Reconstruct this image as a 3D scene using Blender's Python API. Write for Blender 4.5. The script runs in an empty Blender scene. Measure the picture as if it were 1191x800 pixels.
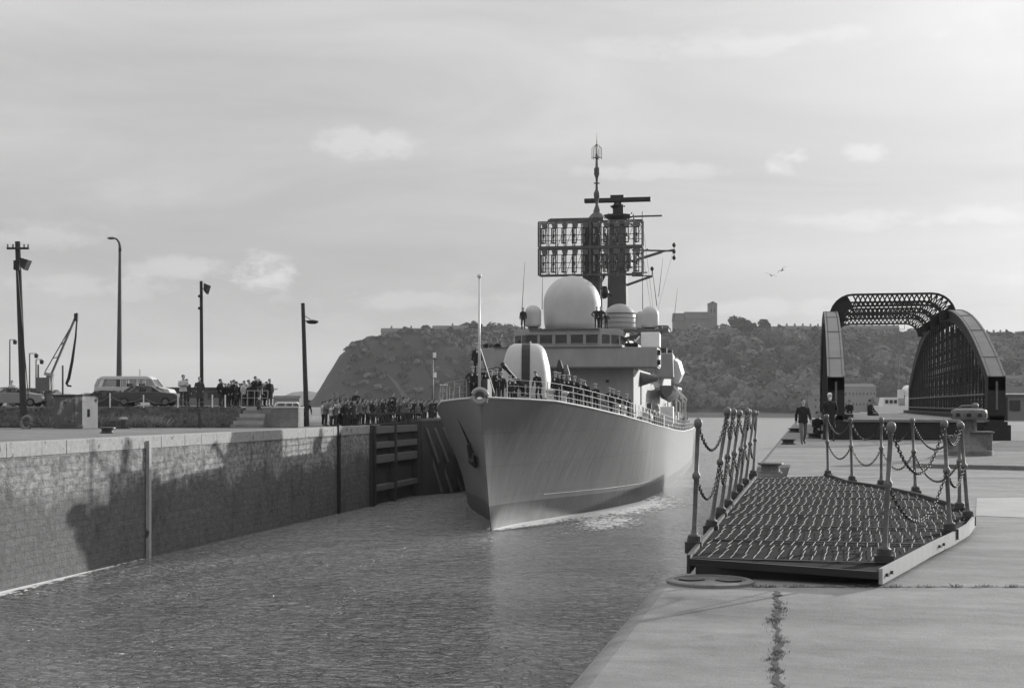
import bpy, bmesh, math, random
import numpy as np
from math import sin, cos, radians, pi, sqrt, atan2
from mathutils import Vector, Matrix
random.seed(7); np.random.seed(7)
SC = bpy.context.scene
COL = SC.collection
# ---------------------------------------------------------------- camera
F_PX = 1620.0; VX = 942.5; HY = 470.0; EYE = 1.41; WATER = -5.39
TH = math.atan2(VX - 595.5, F_PX); S_, C_ = sin(TH), cos(TH)
cd = bpy.data.cameras.new('camera'); cam = bpy.data.objects.new('camera', cd); COL.objects.link(cam)
cam.location = (0, 0, EYE); cam.rotation_euler = (pi/2, 0, TH)
cd.sensor_fit = 'HORIZONTAL'; cd.sensor_width = 36.0; cd.lens = 36.0*F_PX/1191.0
cd.shift_y = (HY - 400.0)/1191.0; cd.clip_start = 0.1; cd.clip_end = 12000
SC.camera = cam
# ---------------------------------------------------------------- sky and sun
SUN_AZ = radians(31.5); SUN_EL = radians(12.0)
w = bpy.data.worlds.new('World'); SC.world = w; w.use_nodes = True
nt = w.node_tree; N = nt.nodes; L_ = nt.links
for n in list(N): N.remove(n)
out = N.new('ShaderNodeOutputWorld'); bg = N.new('ShaderNodeBackground'); bg.inputs['Strength'].default_value = 0.1
sky = N.new('ShaderNodeTexSky'); sky.sky_type = 'NISHITA'; sky.sun_disc = False
sky.sun_elevation = SUN_EL; sky.sun_rotation = SUN_AZ
bw = N.new('ShaderNodeRGBToBW'); L_.new(sky.outputs[0], bw.inputs[0])
tc = N.new('ShaderNodeTexCoord')
mp = N.new('ShaderNodeMapping'); mp.inputs['Scale'].default_value = (1.0, 1.0, 4.5); L_.new(tc.outputs['Generated'], mp.inputs[0])
n1 = N.new('ShaderNodeTexNoise'); n1.inputs['Scale'].default_value = 3.2; n1.inputs['Detail'].default_value = 8; n1.inputs['Roughness'].default_value = .55
n1.inputs['Distortion'].default_value = .6
L_.new(mp.outputs[0], n1.inputs[0])
mp2 = N.new('ShaderNodeMapping'); mp2.inputs['Scale'].default_value = (1.0, 1.0, 2.2); mp2.inputs['Location'].default_value = (3.1, 1.2, .4)
L_.new(tc.outputs['Generated'], mp2.inputs[0])
n2 = N.new('ShaderNodeTexNoise'); n2.inputs['Scale'].default_value = 9.0; n2.inputs['Detail'].default_value = 9; n2.inputs['Roughness'].default_value = .6
L_.new(mp2.outputs[0], n2.inputs[0])
def mth(tree, op, a, b=None, c=None, clamp=False):
    m = tree.nodes.new('ShaderNodeMath'); m.operation = op; m.use_clamp = clamp
    for i, v in enumerate((a, b, c)):
        if v is None: continue
        if isinstance(v, (int, float)): m.inputs[i].default_value = v
        else: tree.links.new(v, m.inputs[i])
    return m.outputs[0]
sep = N.new('ShaderNodeSeparateXYZ'); L_.new(tc.outputs['Generated'], sep.inputs[0])
dotn = N.new('ShaderNodeVectorMath'); dotn.operation = 'DOT_PRODUCT'; L_.new(tc.outputs['Generated'], dotn.inputs[0])
dotn.inputs[1].default_value = (sin(SUN_AZ)*cos(SUN_EL), cos(SUN_AZ)*cos(SUN_EL), sin(SUN_EL)+.25)
d = mth(nt, 'MAXIMUM', dotn.outputs['Value'], 0.0)
glow = mth(nt, 'POWER', d, 11.0)
wisps = mth(nt, 'MULTIPLY', mth(nt, 'SUBTRACT', n1.outputs[0], .5), 4.6)
puff = mth(nt, 'MULTIPLY', mth(nt, 'SUBTRACT', n2.outputs[0], .60, clamp=True), 12.0)
low = mth(nt, 'SUBTRACT', 1.0, mth(nt, 'MULTIPLY', mth(nt, 'ABSOLUTE', mth(nt, 'SUBTRACT', sep.outputs[2], .09)), 9.0), clamp=True)
puff = mth(nt, 'MULTIPLY', puff, low)
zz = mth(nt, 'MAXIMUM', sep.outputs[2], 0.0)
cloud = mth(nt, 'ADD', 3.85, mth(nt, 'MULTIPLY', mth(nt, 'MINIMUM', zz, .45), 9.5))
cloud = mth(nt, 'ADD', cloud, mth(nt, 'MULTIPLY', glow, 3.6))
cloud = mth(nt, 'ADD', cloud, mth(nt, 'MULTIPLY', mth(nt, 'MAXIMUM', mth(nt, 'SUBTRACT', zz, .28), 0.0), 7.0))  # extra brightness high in the sky, above the view, added to fill the shadows
cloud = mth(nt, 'ADD', cloud, wisps)
cloud = mth(nt, 'ADD', cloud, mth(nt, 'MULTIPLY', puff, .5))
# banks of soft cumulus low over the horizon, each at its own bearing and height
az = mth(nt, 'ARCTAN2', sep.outputs[0], sep.outputs[1]); el = sep.outputs[2]
n3 = N.new('ShaderNodeTexNoise'); n3.inputs['Scale'].default_value = 26.0; n3.inputs['Detail'].default_value = 8; n3.inputs['Roughness'].default_value = .62; L_.new(mp2.outputs[0], n3.inputs[0])
for cpx, cpy, cw, ch_, amp in ((420, 168, 95, 26, 1.3), (300, 318, 55, 34, 1.9), (230, 318, 130, 22, 1.3), (60, 285, 120, 24, 1.0), (915, 192, 34, 22, 1.7), (1010, 184, 36, 18, 1.3), (760, 200, 130, 14, 1.0), (1050, 262, 230, 16, .8), (470, 350, 180, 18, .9), (900, 360, 200, 16, .9), (860, 55, 260, 20, .7), (120, 340, 160, 18, .9)):
    a0 = math.atan((cpx-595.5)/F_PX)-TH; e0 = sin(math.atan((HY-cpy)/F_PX))
    q1 = mth(nt, 'POWER', mth(nt, 'ABSOLUTE', mth(nt, 'DIVIDE', mth(nt, 'SUBTRACT', az, a0), cw/F_PX)), 2.0)
    q2 = mth(nt, 'POWER', mth(nt, 'ABSOLUTE', mth(nt, 'DIVIDE', mth(nt, 'SUBTRACT', el, e0), ch_/F_PX)), 2.0)
    g_ = mth(nt, 'SUBTRACT', 1.0, mth(nt, 'ADD', q1, q2), clamp=True)
    k_ = mth(nt, 'MULTIPLY', mth(nt, 'SUBTRACT', mth(nt, 'ADD', n3.outputs[0], mth(nt, 'MULTIPLY', g_, .26)), .60, clamp=True), 6.0, clamp=True)
    cloud = mth(nt, 'ADD', cloud, mth(nt, 'MULTIPLY', mth(nt, 'MULTIPLY', k_, mth(nt, 'POWER', g_, .5)), amp*1.15))
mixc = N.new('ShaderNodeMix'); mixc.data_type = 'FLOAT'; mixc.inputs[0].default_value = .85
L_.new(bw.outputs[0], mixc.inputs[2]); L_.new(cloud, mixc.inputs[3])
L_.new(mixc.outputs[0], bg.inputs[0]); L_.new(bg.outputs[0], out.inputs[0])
sd = bpy.data.lights.new('sun', 'SUN'); sun = bpy.data.objects.new('sun', sd); COL.objects.link(sun)
sd.energy = 4.8; sd.angle = radians(.6); sd.color = (1, .995, .985)
sun.rotation_euler = Vector((-sin(SUN_AZ)*cos(SUN_EL), -cos(SUN_AZ)*cos(SUN_EL), -sin(SUN_EL))).to_track_quat('-Z', 'Y').to_euler()
sun.location = (60, 60, 60)
vs = SC.view_settings; vs.view_transform = 'Standard'; vs.look = 'None'; vs.gamma = 1; vs.exposure = 0
SC.cycles.volume_bounces = 0; SC.cycles.max_bounces = 5; SC.cycles.volume_step_rate = 10
# ---------------------------------------------------------------- positions
def P(px, D, z=0.0):
    """world point at optical distance D in picture column px, at height z above the quay"""
    u = (px - 595.5)/F_PX
    return Vector((D*(-S_ + u*C_), D*(C_ + u*S_), z))
def H(py, D): return EYE - (py - HY)*D/F_PX      # height that shows at row py when D away
def DW(px, X): return -X*F_PX/(C_*(VX - px))     # distance of the plane X at column px
def YW(px, X): return (DW(px, X) + X*S_)/C_
# ---------------------------------------------------------------- materials
def mat(name, g, rough=.7, var=.25, scale=4.0, bump=.0, metal=0.0, spec=.3, stretch=(1, 1, 1), spots=None):
    m = bpy.data.materials.new(name); m.use_nodes = True
    t = m.node_tree; b = t.nodes['Principled BSDF']
    b.inputs['Roughness'].default_value = rough; b.inputs['Metallic'].default_value = metal
    b.inputs['Specular IOR Level'].default_value = spec
    c = t.nodes.new('ShaderNodeTexCoord'); mpp = t.nodes.new('ShaderNodeMapping'); mpp.inputs['Scale'].default_value = stretch
    t.links.new(c.outputs['Object'], mpp.inputs[0])
    n = t.nodes.new('ShaderNodeTexNoise'); n.inputs['Scale'].default_value = scale; n.inputs['Detail'].default_value = 6; n.inputs['Roughness'].default_value = .65
    t.links.new(mpp.outputs[0], n.inputs[0])
    v = mth(t, 'MULTIPLY', mth(t, 'ADD', mth(t, 'MULTIPLY', mth(t, 'SUBTRACT', n.outputs[0], .5), 2*var*1.6), 1.0), g)
    if spots:   # (scale, threshold, value)
        n3 = t.nodes.new('ShaderNodeTexNoise'); n3.inputs['Scale'].default_value = spots[0]; n3.inputs['Detail'].default_value = 5
        t.links.new(mpp.outputs[0], n3.inputs[0])
        k = mth(t, 'MULTIPLY', mth(t, 'SUBTRACT', n3.outputs[0], spots[1]), 14.0, clamp=True)
        mx = t.nodes.new('ShaderNodeMix'); mx.data_type = 'FLOAT'; t.links.new(k, mx.inputs[0]); t.links.new(v, mx.inputs[2]); mx.inputs[3].default_value = spots[2]
        v = mx.outputs[0]
    cc = t.nodes.new('ShaderNodeCombineColor')
    for i in range(3): t.links.new(v, cc.inputs[i])
    t.links.new(cc.outputs[0], b.inputs['Base Color'])
    if bump:
        bp = t.nodes.new('ShaderNodeBump'); bp.inputs['Strength'].default_value = 1; bp.inputs['Distance'].default_value = bump
        t.links.new(n.outputs[0], bp.inputs['Height']); t.links.new(bp.outputs[0], b.inputs['Normal'])
    return m
M = {}
M['ship'] = mat('ship_grey_paint', .26, .5, .22, 1.1, .004, spec=.35, stretch=(1, 1, .4))
M['ship_dark'] = mat('ship_dark_grey_paint', .10, .55, .15, 2.0)
M['ship_light'] = mat('pale_fibreglass', .55, .4, .06, 1.2, spec=.45)
M['dome'] = mat('radome_paint', .42, .5, .14, .8, stretch=(1, 1, .5))
M['ship_deck'] = mat('ship_deck_paint', .13, .8, .2, 2.0)
M['mastgrey'] = mat('mast_paint', .08, .6, .2, 2.0)
M['mastdark'] = mat('mast_black_paint', .02, .6, .2, 2.0)
M['white'] = mat('white_paint', .75, .5, .08, 2.0)
M['black'] = mat('black_paint', .02, .5, .3, 3.0)
M['glass'] = mat('dark_glass', .012, .08, .1, 2.0, spec=.6)
M['iron'] = mat('black_iron', .03, .45, .4, 9.0, .004, spec=.5)
M['steel'] = mat('worn_grey_steel', .12, .55, .55, 14.0, .004, spec=.4)
M['chain'] = mat('dark_chain_iron', .022, .6, .4, 20.0, spec=.3)
M['tread'] = mat('black_tread_plate', .016, .9, .5, 6.0, .004, spec=.05)
M['strip'] = mat('worn_bright_batten', .38, .45, .35, 8.0, metal=.3, spec=.5)
M['fascia'] = mat('pale_painted_channel', .32, .5, .2, 3.5, .003, spots=(9.0, .66, .12))
M['timber'] = mat('tarred_timber', .045, .85, .4, 3.0, .02, stretch=(3, 3, .6))
M['timber_lt'] = mat('weathered_timber', .12, .85, .35, 3.0, .02, stretch=(3, 3, .6))
M['pole'] = mat('creosoted_pole_wood', .04, .9, .4, 5.0, .01, stretch=(4, 4, .5))
M['concrete'] = mat('pale_concrete', .30, .9, .25, 1.6, .01)
M['bridge'] = mat('bridge_dark_paint', .020, .7, .4, 2.5, .004)
M['bridge_top'] = mat('bridge_cover_plate', .17, .6, .2, 1.2)
M['grass'] = mat('grass', .065, .9, .4, 2.0)
M['drygrass'] = mat('dry_grass', .22, .9, .3, 3.0)
M['weed'] = mat('weeds', .08, .9, .4, 8.0)
M['leaf'] = mat('foliage', .06, .9, .55, .05)
M['leaf_dk'] = mat('dark_foliage', .035, .9, .5, .08)
M['bark'] = mat('bark', .05, .9, .3, 3.0)
M['rubber'] = mat('rubber', .02, .7, .3, 6.0)
M['tyre_pale'] = mat('weathered_ring_rubber', .15, .8, .3, 6.0)
M['skin'] = mat('skin', .38, .55, .08, 20.0)
M['hair_dk'] = mat('dark_hair', .03, .6, .3, 60.0)
M['hair_wh'] = mat('white_hair', .75, .6, .2, 60.0)
for k, g in (('cloth_black', .018), ('cloth_dark', .045), ('cloth_mid', .12), ('cloth_grey', .22), ('cloth_pale', .45), ('cloth_white', .7)):
    M[k] = mat(k.replace('cloth', 'fabric'), g, .9, .25, 12.0, .003)
M['navy'] = mat('navy_uniform_cloth', .015, .85, .25, 12.0, .003)
M['facade'] = mat('far_house_stone', .16, .9, .25, .15)
M['facade_lt'] = mat('pale_render', .19, .9, .2, .15)
M['slate'] = mat('slate_roof', .06, .7, .25, .2)
# ---------------------------------------------------------------- mesh building
class MB:
    def __init__(s): s.v = []; s.f = []; s.m = []; s.mi = 0
    def add(s, vs, fs):
        o = len(s.v); s.v += [tuple(q) for q in vs]; s.f += [tuple(i+o for i in f) for f in fs]; s.m += [s.mi]*len(fs); return s
    def box(s, c, d, rz=0.0, R=None):
        x, y, z = d[0]/2, d[1]/2, d[2]/2
        vs = [Vector((i*x, j*y, k*z)) for i in (-1, 1) for j in (-1, 1) for k in (-1, 1)]
        if rz: R = Matrix.Rotation(rz, 3, 'Z')
        if R is not None: vs = [R @ q for q in vs]
        c = Vector(c)
        return s.add([q+c for q in vs], [(0, 1, 3, 2), (4, 6, 7, 5), (0, 4, 5, 1), (2, 3, 7, 6), (0, 2, 6, 4), (1, 5, 7, 3)])
    def bar(s, p, q, a, b=None):
        p, q = Vector(p), Vector(q); b = b or a; dd = q-p; l = dd.length
        if l < 1e-6: return s
        R = dd.to_track_quat('Y', 'Z').to_matrix(); return s.box((p+q)/2, (a, l, b), R=R)
    def tube(s, p, q, r1, r2=None, n=8, cap=True):
        p, q = Vector(p), Vector(q); r2 = r1 if r2 is None else r2
        R = (q-p).to_track_quat('Z', 'Y').to_matrix(); vs = []
        for c, r in ((p, r1), (q, r2)):
            for i in range(n): a = 2*pi*i/n; vs.append(c + R @ Vector((r*cos(a), r*sin(a), 0)))
        fs = [(i, (i+1) % n, n+(i+1) % n, n+i) for i in range(n)]
        if cap: fs += [tuple(range(n-1, -1, -1)), tuple(range(n, 2*n))]
        return s.add(vs, fs)
    def path(s, pts, r, n=6):
        pts = [Vector(p) for p in pts]; rs = r if isinstance(r, (list, tuple)) else [r]*len(pts); vs = []; fs = []
        for i, p in enumerate(pts):
            t = (pts[min(i+1, len(pts)-1)] - pts[max(i-1, 0)]).normalized()
            up = Vector((0, 0, 1)) if abs(t.z) < .95 else Vector((1, 0, 0))
            a = t.cross(up).normalized(); b = a.cross(t)
            for k in range(n): q = 2*pi*k/n; vs.append(p + a*rs[i]*cos(q) + b*rs[i]*sin(q))
        for i in range(len(pts)-1):
            for k in range(n): fs.append((i*n+k, i*n+(k+1) % n, (i+1)*n+(k+1) % n, (i+1)*n+k))
        fs += [tuple(range(n-1, -1, -1)), tuple(range((len(pts)-1)*n, len(pts)*n))]
        return s.add(vs, fs)
    def lathe(s, prof, c=(0, 0, 0), n=20, sx=1, sy=1, R=None):
        c = Vector(c); vs = []; fs = []
        for r, z in prof:
            for i in range(n):
                a = 2*pi*i/n; q = Vector((r*cos(a)*sx, r*sin(a)*sy, z))
                if R is not None: q = R @ q
                vs.append(c+q)
        for j in range(len(prof)-1):
            for i in range(n): fs.append((j*n+i, j*n+(i+1) % n, (j+1)*n+(i+1) % n, (j+1)*n+i))
        fs += [tuple(range(n-1, -1, -1)), tuple(range((len(prof)-1)*n, len(prof)*n))]
        return s.add(vs, fs)
    def ball(s, c, r, n=12, sx=1, sy=1, sz=1):
        return s.lathe([(max(1e-3, r*sin(pi*j/(n//2+2))), -r*sz*cos(pi*j/(n//2+2))) for j in range(n//2+3)], c, n, sx, sy)
    def prism(s, poly, z0, z1):
        n = len(poly); vs = [(p[0], p[1], z0) for p in poly]+[(p[0], p[1], z1) for p in poly]
        return s.add(vs, [tuple(range(n-1, -1, -1)), tuple(range(n, 2*n))]+[(i, (i+1) % n, n+(i+1) % n, n+i) for i in range(n)])
    def extrude(s, poly, off):
        """closed 3-D polygon swept by the vector off"""
        off = Vector(off); n = len(poly); vs = [Vector(p) for p in poly]+[Vector(p)+off for p in poly]
        return s.add(vs, [tuple(range(n-1, -1, -1)), tuple(range(n, 2*n))]+[(i, (i+1) % n, n+(i+1) % n, n+i) for i in range(n)])
    def loft(s, rings, cap=True, closed=True):
        n = len(rings[0]); vs = [p for r in rings for p in r]; fs = []
        for j in range(len(rings)-1):
            for i in range(n if closed else n-1): fs.append((j*n+i, j*n+(i+1) % n, (j+1)*n+(i+1) % n, (j+1)*n+i))
        if cap: fs += [tuple(range(n-1, -1, -1)), tuple(range((len(rings)-1)*n, len(rings)*n))]
        return s.add(vs, fs)
    def build(s, name, m, parent=None, smooth=False, loc=None, bevel=0, fix=True, angle=None):
        me = bpy.data.meshes.new(name); me.from_pydata(s.v, [], s.f)
        ms = m if isinstance(m, (list, tuple)) else [m]
        for x in ms: me.materials.append(M[x] if isinstance(x, str) else x)
        if len(ms) > 1: me.polygons.foreach_set('material_index', s.m)
        if fix:
            bm = bmesh.new(); bm.from_mesh(me); bmesh.ops.recalc_face_normals(bm, faces=bm.faces); bm.to_mesh(me); bm.free()
        if smooth: me.polygons.foreach_set('use_smooth', [True]*len(me.polygons))
        if smooth and angle: me.set_sharp_from_angle(angle=radians(angle))
        o = bpy.data.objects.new(name, me); COL.objects.link(o)
        if parent is not None: o.parent = parent
        if loc is not None: o.location = loc
        if bevel:
            b = o.modifiers.new('bevel', 'BEVEL'); b.width = bevel; b.segments = 2; b.limit_method = 'ANGLE'
        return o
def tag(o, label, cat, group=None):
    o['label'] = label; o['category'] = cat
    if group: o['group'] = group
    return o
def thing(name, label, cat, loc=(0, 0, 0), rz=0.0, group=None):
    o = bpy.data.objects.new(name, None); COL.objects.link(o); o.location = loc; o.rotation_euler = (0, 0, rz); o.empty_display_size = .3
    return tag(o, label, cat, group)
def structure(o): o['kind'] = 'structure'; return o
def stuff(o): o['kind'] = 'stuff'; return o
def kids(o): return [c for c in KIDS_SRC() if c.parent == o]
def KIDS_SRC(): return list(bpy.data.objects)
def dup(o, loc=None, rz=None, label=None, scale=None, parent=None):
    src = list(bpy.data.objects)
    def rec(a, par):
        c = a.copy(); COL.objects.link(c); c.parent = par
        for ch in [q for q in src if q.parent == a]: rec(ch, c)
        return c
    r = rec(o, parent)
    if loc is not None: r.location = loc
    if rz is not None: r.rotation_euler = (0, 0, rz)
    if scale is not None: r.scale = scale
    if label: r['label'] = label
    return r
def interp(x, xs, ys): return float(np.interp(x, xs, ys))
def np_mesh(name, V, F, mats, smooth=False, midx=None):
    me = bpy.data.meshes.new(name); nv, nf, k = len(V), len(F), F.shape[1]
    me.vertices.add(nv); me.vertices.foreach_set('co', V.astype(np.float32).ravel())
    me.loops.add(nf*k); me.loops.foreach_set('vertex_index', F.astype(np.int32).ravel())
    me.polygons.add(nf); me.polygons.foreach_set('loop_start', (np.arange(nf)*k).astype(np.int32))
    for x in mats: me.materials.append(M[x] if isinstance(x, str) else x)
    if midx is not None: me.polygons.foreach_set('material_index', midx.astype(np.int32))
    if smooth: me.polygons.foreach_set('use_smooth', np.ones(nf, bool))
    me.update(calc_edges=True); me.validate(); return me
def leafquads(C, size, nrm=None, rng=np.random):
    """one small randomly turned quad per centre"""
    n = len(C); a = rng.normal(size=(n, 3))
    if nrm is not None:
        nn = nrm/np.linalg.norm(nrm, axis=1)[:, None] + .28*rng.normal(size=(n, 3)); nn /= np.linalg.norm(nn, axis=1)[:, None]
        a -= (a*nn).sum(1)[:, None]*nn; a /= np.linalg.norm(a, axis=1)[:, None]; b = np.cross(nn, a)
        sz = (size*(.6+.8*rng.rand(n)))[:, None]
        V = np.stack([C-a*sz-b*sz*.7, C+a*sz-b*sz*.7, C+a*sz*.8+b*sz*.7, C-a*sz*.8+b*sz*.7], 1).reshape(-1, 3)
        return V, np.arange(4*n).reshape(n, 4)
    a /= np.linalg.norm(a, axis=1)[:, None]
    b = rng.normal(size=(n, 3)); b -= (a*b).sum(1)[:, None]*a; b /= np.linalg.norm(b, axis=1)[:, None]
    sz = (size*(.6+.8*rng.rand(n)))[:, None] if not np.isscalar(size) else (size*(.6+.8*rng.rand(n)))[:, None]
    V = np.stack([C-a*sz-b*sz*.7, C+a*sz-b*sz*.7, C+a*sz*.8+b*sz*.7, C-a*sz*.8+b*sz*.7], 1).reshape(-1, 3)
    return V, np.arange(4*n).reshape(n, 4)
# ================================================================ SETTING
XL = -28.7; XR = -1.24
# ---- water
m = bpy.data.materials.new('harbour_water'); m.use_nodes = True; t = m.node_tree; b = t.nodes['Principled BSDF']
b.inputs['Base Color'].default_value = (.235, .235, .235, 1); b.inputs['Roughness'].default_value = .10; b.inputs['IOR'].default_value = 1.33
b.inputs['Specular IOR Level'].default_value = 1.0
c = t.nodes.new('ShaderNodeTexCoord'); 
def wn(scale, st, det, dist=0):
    mpp = t.nodes.new('ShaderNodeMapping'); mpp.inputs['Scale'].default_value = st; mpp.inputs['Rotation'].default_value = (0, 0, radians(14)); t.links.new(c.outputs['Object'], mpp.inputs[0])
    n = t.nodes.new('ShaderNodeTexNoise'); n.inputs['Scale'].default_value = scale; n.inputs['Detail'].default_value = det; n.inputs['Roughness'].default_value = .55
    n.inputs['Distortion'].default_value = dist; t.links.new(mpp.outputs[0], n.inputs[0]); return n.outputs[0]
h = mth(t, 'ADD', mth(t, 'MULTIPLY', wn(.7, (1, 1.4, 1), 2, .8), 1.0), mth(t, 'MULTIPLY', wn(1.9, (1, 1.5, 1), 2.5, 1.0), .95))
h = mth(t, 'ADD', h, mth(t, 'MULTIPLY', wn(.08, (1, 1, 1), 2), 1.2))
bp = t.nodes.new('ShaderNodeBump'); bp.inputs['Strength'].default_value = 1.0
spw = t.nodes.new('ShaderNodeSeparateXYZ'); t.links.new(c.outputs['Object'], spw.inputs[0])
calm = mth(t, 'MULTIPLY', mth(t, 'DIVIDE', 26.0, mth(t, 'ADD', 26.0, mth(t, 'MAXIMUM', mth(t, 'SUBTRACT', spw.outputs[1], 45.0), 0.0))), 1.05)
calm = mth(t, 'MULTIPLY', mth(t, 'MAXIMUM', calm, .42), mth(t, 'ADD', .15, mth(t, 'MULTIPLY', wn(.045, (1, 1.8, 1), 3, 1.5), 1.9)))
t.links.new(mth(t, 'ADD', .11, mth(t, 'MULTIPLY', mth(t, 'DIVIDE', mth(t, 'SUBTRACT', spw.outputs[1], 60.0), 160.0, clamp=True), .38)), b.inputs['Roughness'])
t.links.new(calm, bp.inputs['Distance'])
t.links.new(h, bp.inputs['Height']); t.links.new(bp.outputs[0], b.inputs['Normal']); M['water'] = m
structure(MB().add([(-3500, -60, WATER), (3500, -60, WATER), (3500, 1500, WATER), (-3500, 1500, WATER)], [(0, 1, 2, 3)]).build('water', 'water', fix=False))

# ---- masonry material of the lock wall
def masonry():
    m = bpy.data.materials.new('lock_masonry'); m.use_nodes = True; t = m.node_tree; b = t.nodes['Principled BSDF']; b.inputs['Roughness'].default_value = .85
    c = t.nodes.new('ShaderNodeTexCoord'); sp = t.nodes.new('ShaderNodeSeparateXYZ'); t.links.new(c.outputs['Object'], sp.inputs[0])
    cb = t.nodes.new('ShaderNodeCombineXYZ'); t.links.new(sp.outputs[1], cb.inputs[0]); t.links.new(sp.outputs[2], cb.inputs[1])
    nz = t.nodes.new('ShaderNodeTexNoise'); nz.inputs['Scale'].default_value = 4.0; nz.inputs['Detail'].default_value = 4; t.links.new(c.outputs['Object'], nz.inputs[0])
    vm = t.nodes.new('ShaderNodeVectorMath'); vm.operation = 'MULTIPLY_ADD'; t.links.new(nz.outputs['Color'], vm.inputs[0]); vm.inputs[1].default_value = (.16, .12, 0); t.links.new(cb.outputs[0], vm.inputs[2])
    br = t.nodes.new('ShaderNodeTexBrick'); t.links.new(vm.outputs[0], br.inputs[0]); br.inputs['Scale'].default_value = 1.0
    br.inputs['Brick Width'].default_value = .62; br.inputs['Row Height'].default_value = .29; br.inputs['Mortar Size'].default_value = .022; br.inputs['Mortar Smooth'].default_value = .3
    br.inputs['Color1'].default_value = (.86,)*3+(1,); br.inputs['Color2'].default_value = (1.10,)*3+(1,); br.inputs['Mortar'].default_value = (.80,)*3+(1,)
    bwn = t.nodes.new('ShaderNodeRGBToBW'); t.links.new(br.outputs[0], bwn.inputs[0])
    def nn(sc, det=6, st=(1, 1, 1)):
        mp = t.nodes.new('ShaderNodeMapping'); mp.inputs['Scale'].default_value = st; t.links.new(c.outputs['Object'], mp.inputs[0])
        n = t.nodes.new('ShaderNodeTexNoise'); n.inputs['Scale'].default_value = sc; n.inputs['Detail'].default_value = det; n.inputs['Roughness'].default_value = .65; t.links.new(mp.outputs[0], n.inputs[0]); return n.outputs[0]
    z = sp.outputs[2]
    big = nn(.28, 5); fine = nn(2.6, 10, (1, 1, 1.5)); streak = nn(1.6, 6, (1, 1, .12))
    # tide stain below a wavy line, with its own shape
    edge = mth(t, 'ADD', z, mth(t, 'MULTIPLY', mth(t, 'SUBTRACT', big, .5), 3.2))
    edge = mth(t, 'ADD', edge, mth(t, 'MULTIPLY', mth(t, 'SUBTRACT', streak, .5), 1.8))
    wet = mth(t, 'SUBTRACT', 1.0, mth(t, 'MULTIPLY', mth(t, 'ADD', edge, 2.4), 1.4, clamp=True))
    base = mth(t, 'MULTIPLY', bwn.outputs[0], mth(t, 'ADD', .21, mth(t, 'MULTIPLY', mth(t, 'SUBTRACT', fine, .5), .75)))
    base = mth(t, 'MULTIPLY', base, mth(t, 'ADD', .45, mth(t, 'MULTIPLY', big, 1.1)))
    weth = mth(t, 'MULTIPLY', mth(t, 'ADD', .5, bwn.outputs[0]), mth(t, 'ADD', .06, mth(t, 'MULTIPLY', mth(t, 'SUBTRACT', fine, .4), .11)))
    mx = t.nodes.new('ShaderNodeMix'); mx.data_type = 'FLOAT'; t.links.new(wet, mx.inputs[0]); t.links.new(base, mx.inputs[2]); t.links.new(weth, mx.inputs[3])
    pt = mth(t, 'MULTIPLY', mth(t, 'SUBTRACT', nn(.7, 9, (1, 1, .6)), .53), 7.0, clamp=True)
    mx2 = t.nodes.new('ShaderNodeMix'); mx2.data_type = 'FLOAT'; t.links.new(mth(t, 'MULTIPLY', pt, .75), mx2.inputs[0]); t.links.new(mx.outputs[0], mx2.inputs[2]); mx2.inputs[3].default_value = .045
    cc = t.nodes.new('ShaderNodeCombineColor')
    for i in range(3): t.links.new(mx2.outputs[0], cc.inputs[i])
    t.links.new(cc.outputs[0], b.inputs['Base Color'])
    bp = t.nodes.new('ShaderNodeBump'); bp.inputs['Distance'].default_value = .05
    t.links.new(mth(t, 'ADD', bwn.outputs[0], mth(t, 'MULTIPLY', fine, 1.6)), bp.inputs['Height']); t.links.new(bp.outputs[0], b.inputs['Normal'])
    return m
M['masonry'] = masonry()
M['coping'] = mat('granite_coping', .31, .8, .3, 5.0, .008, spots=(2.2, .62, .12))
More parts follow.
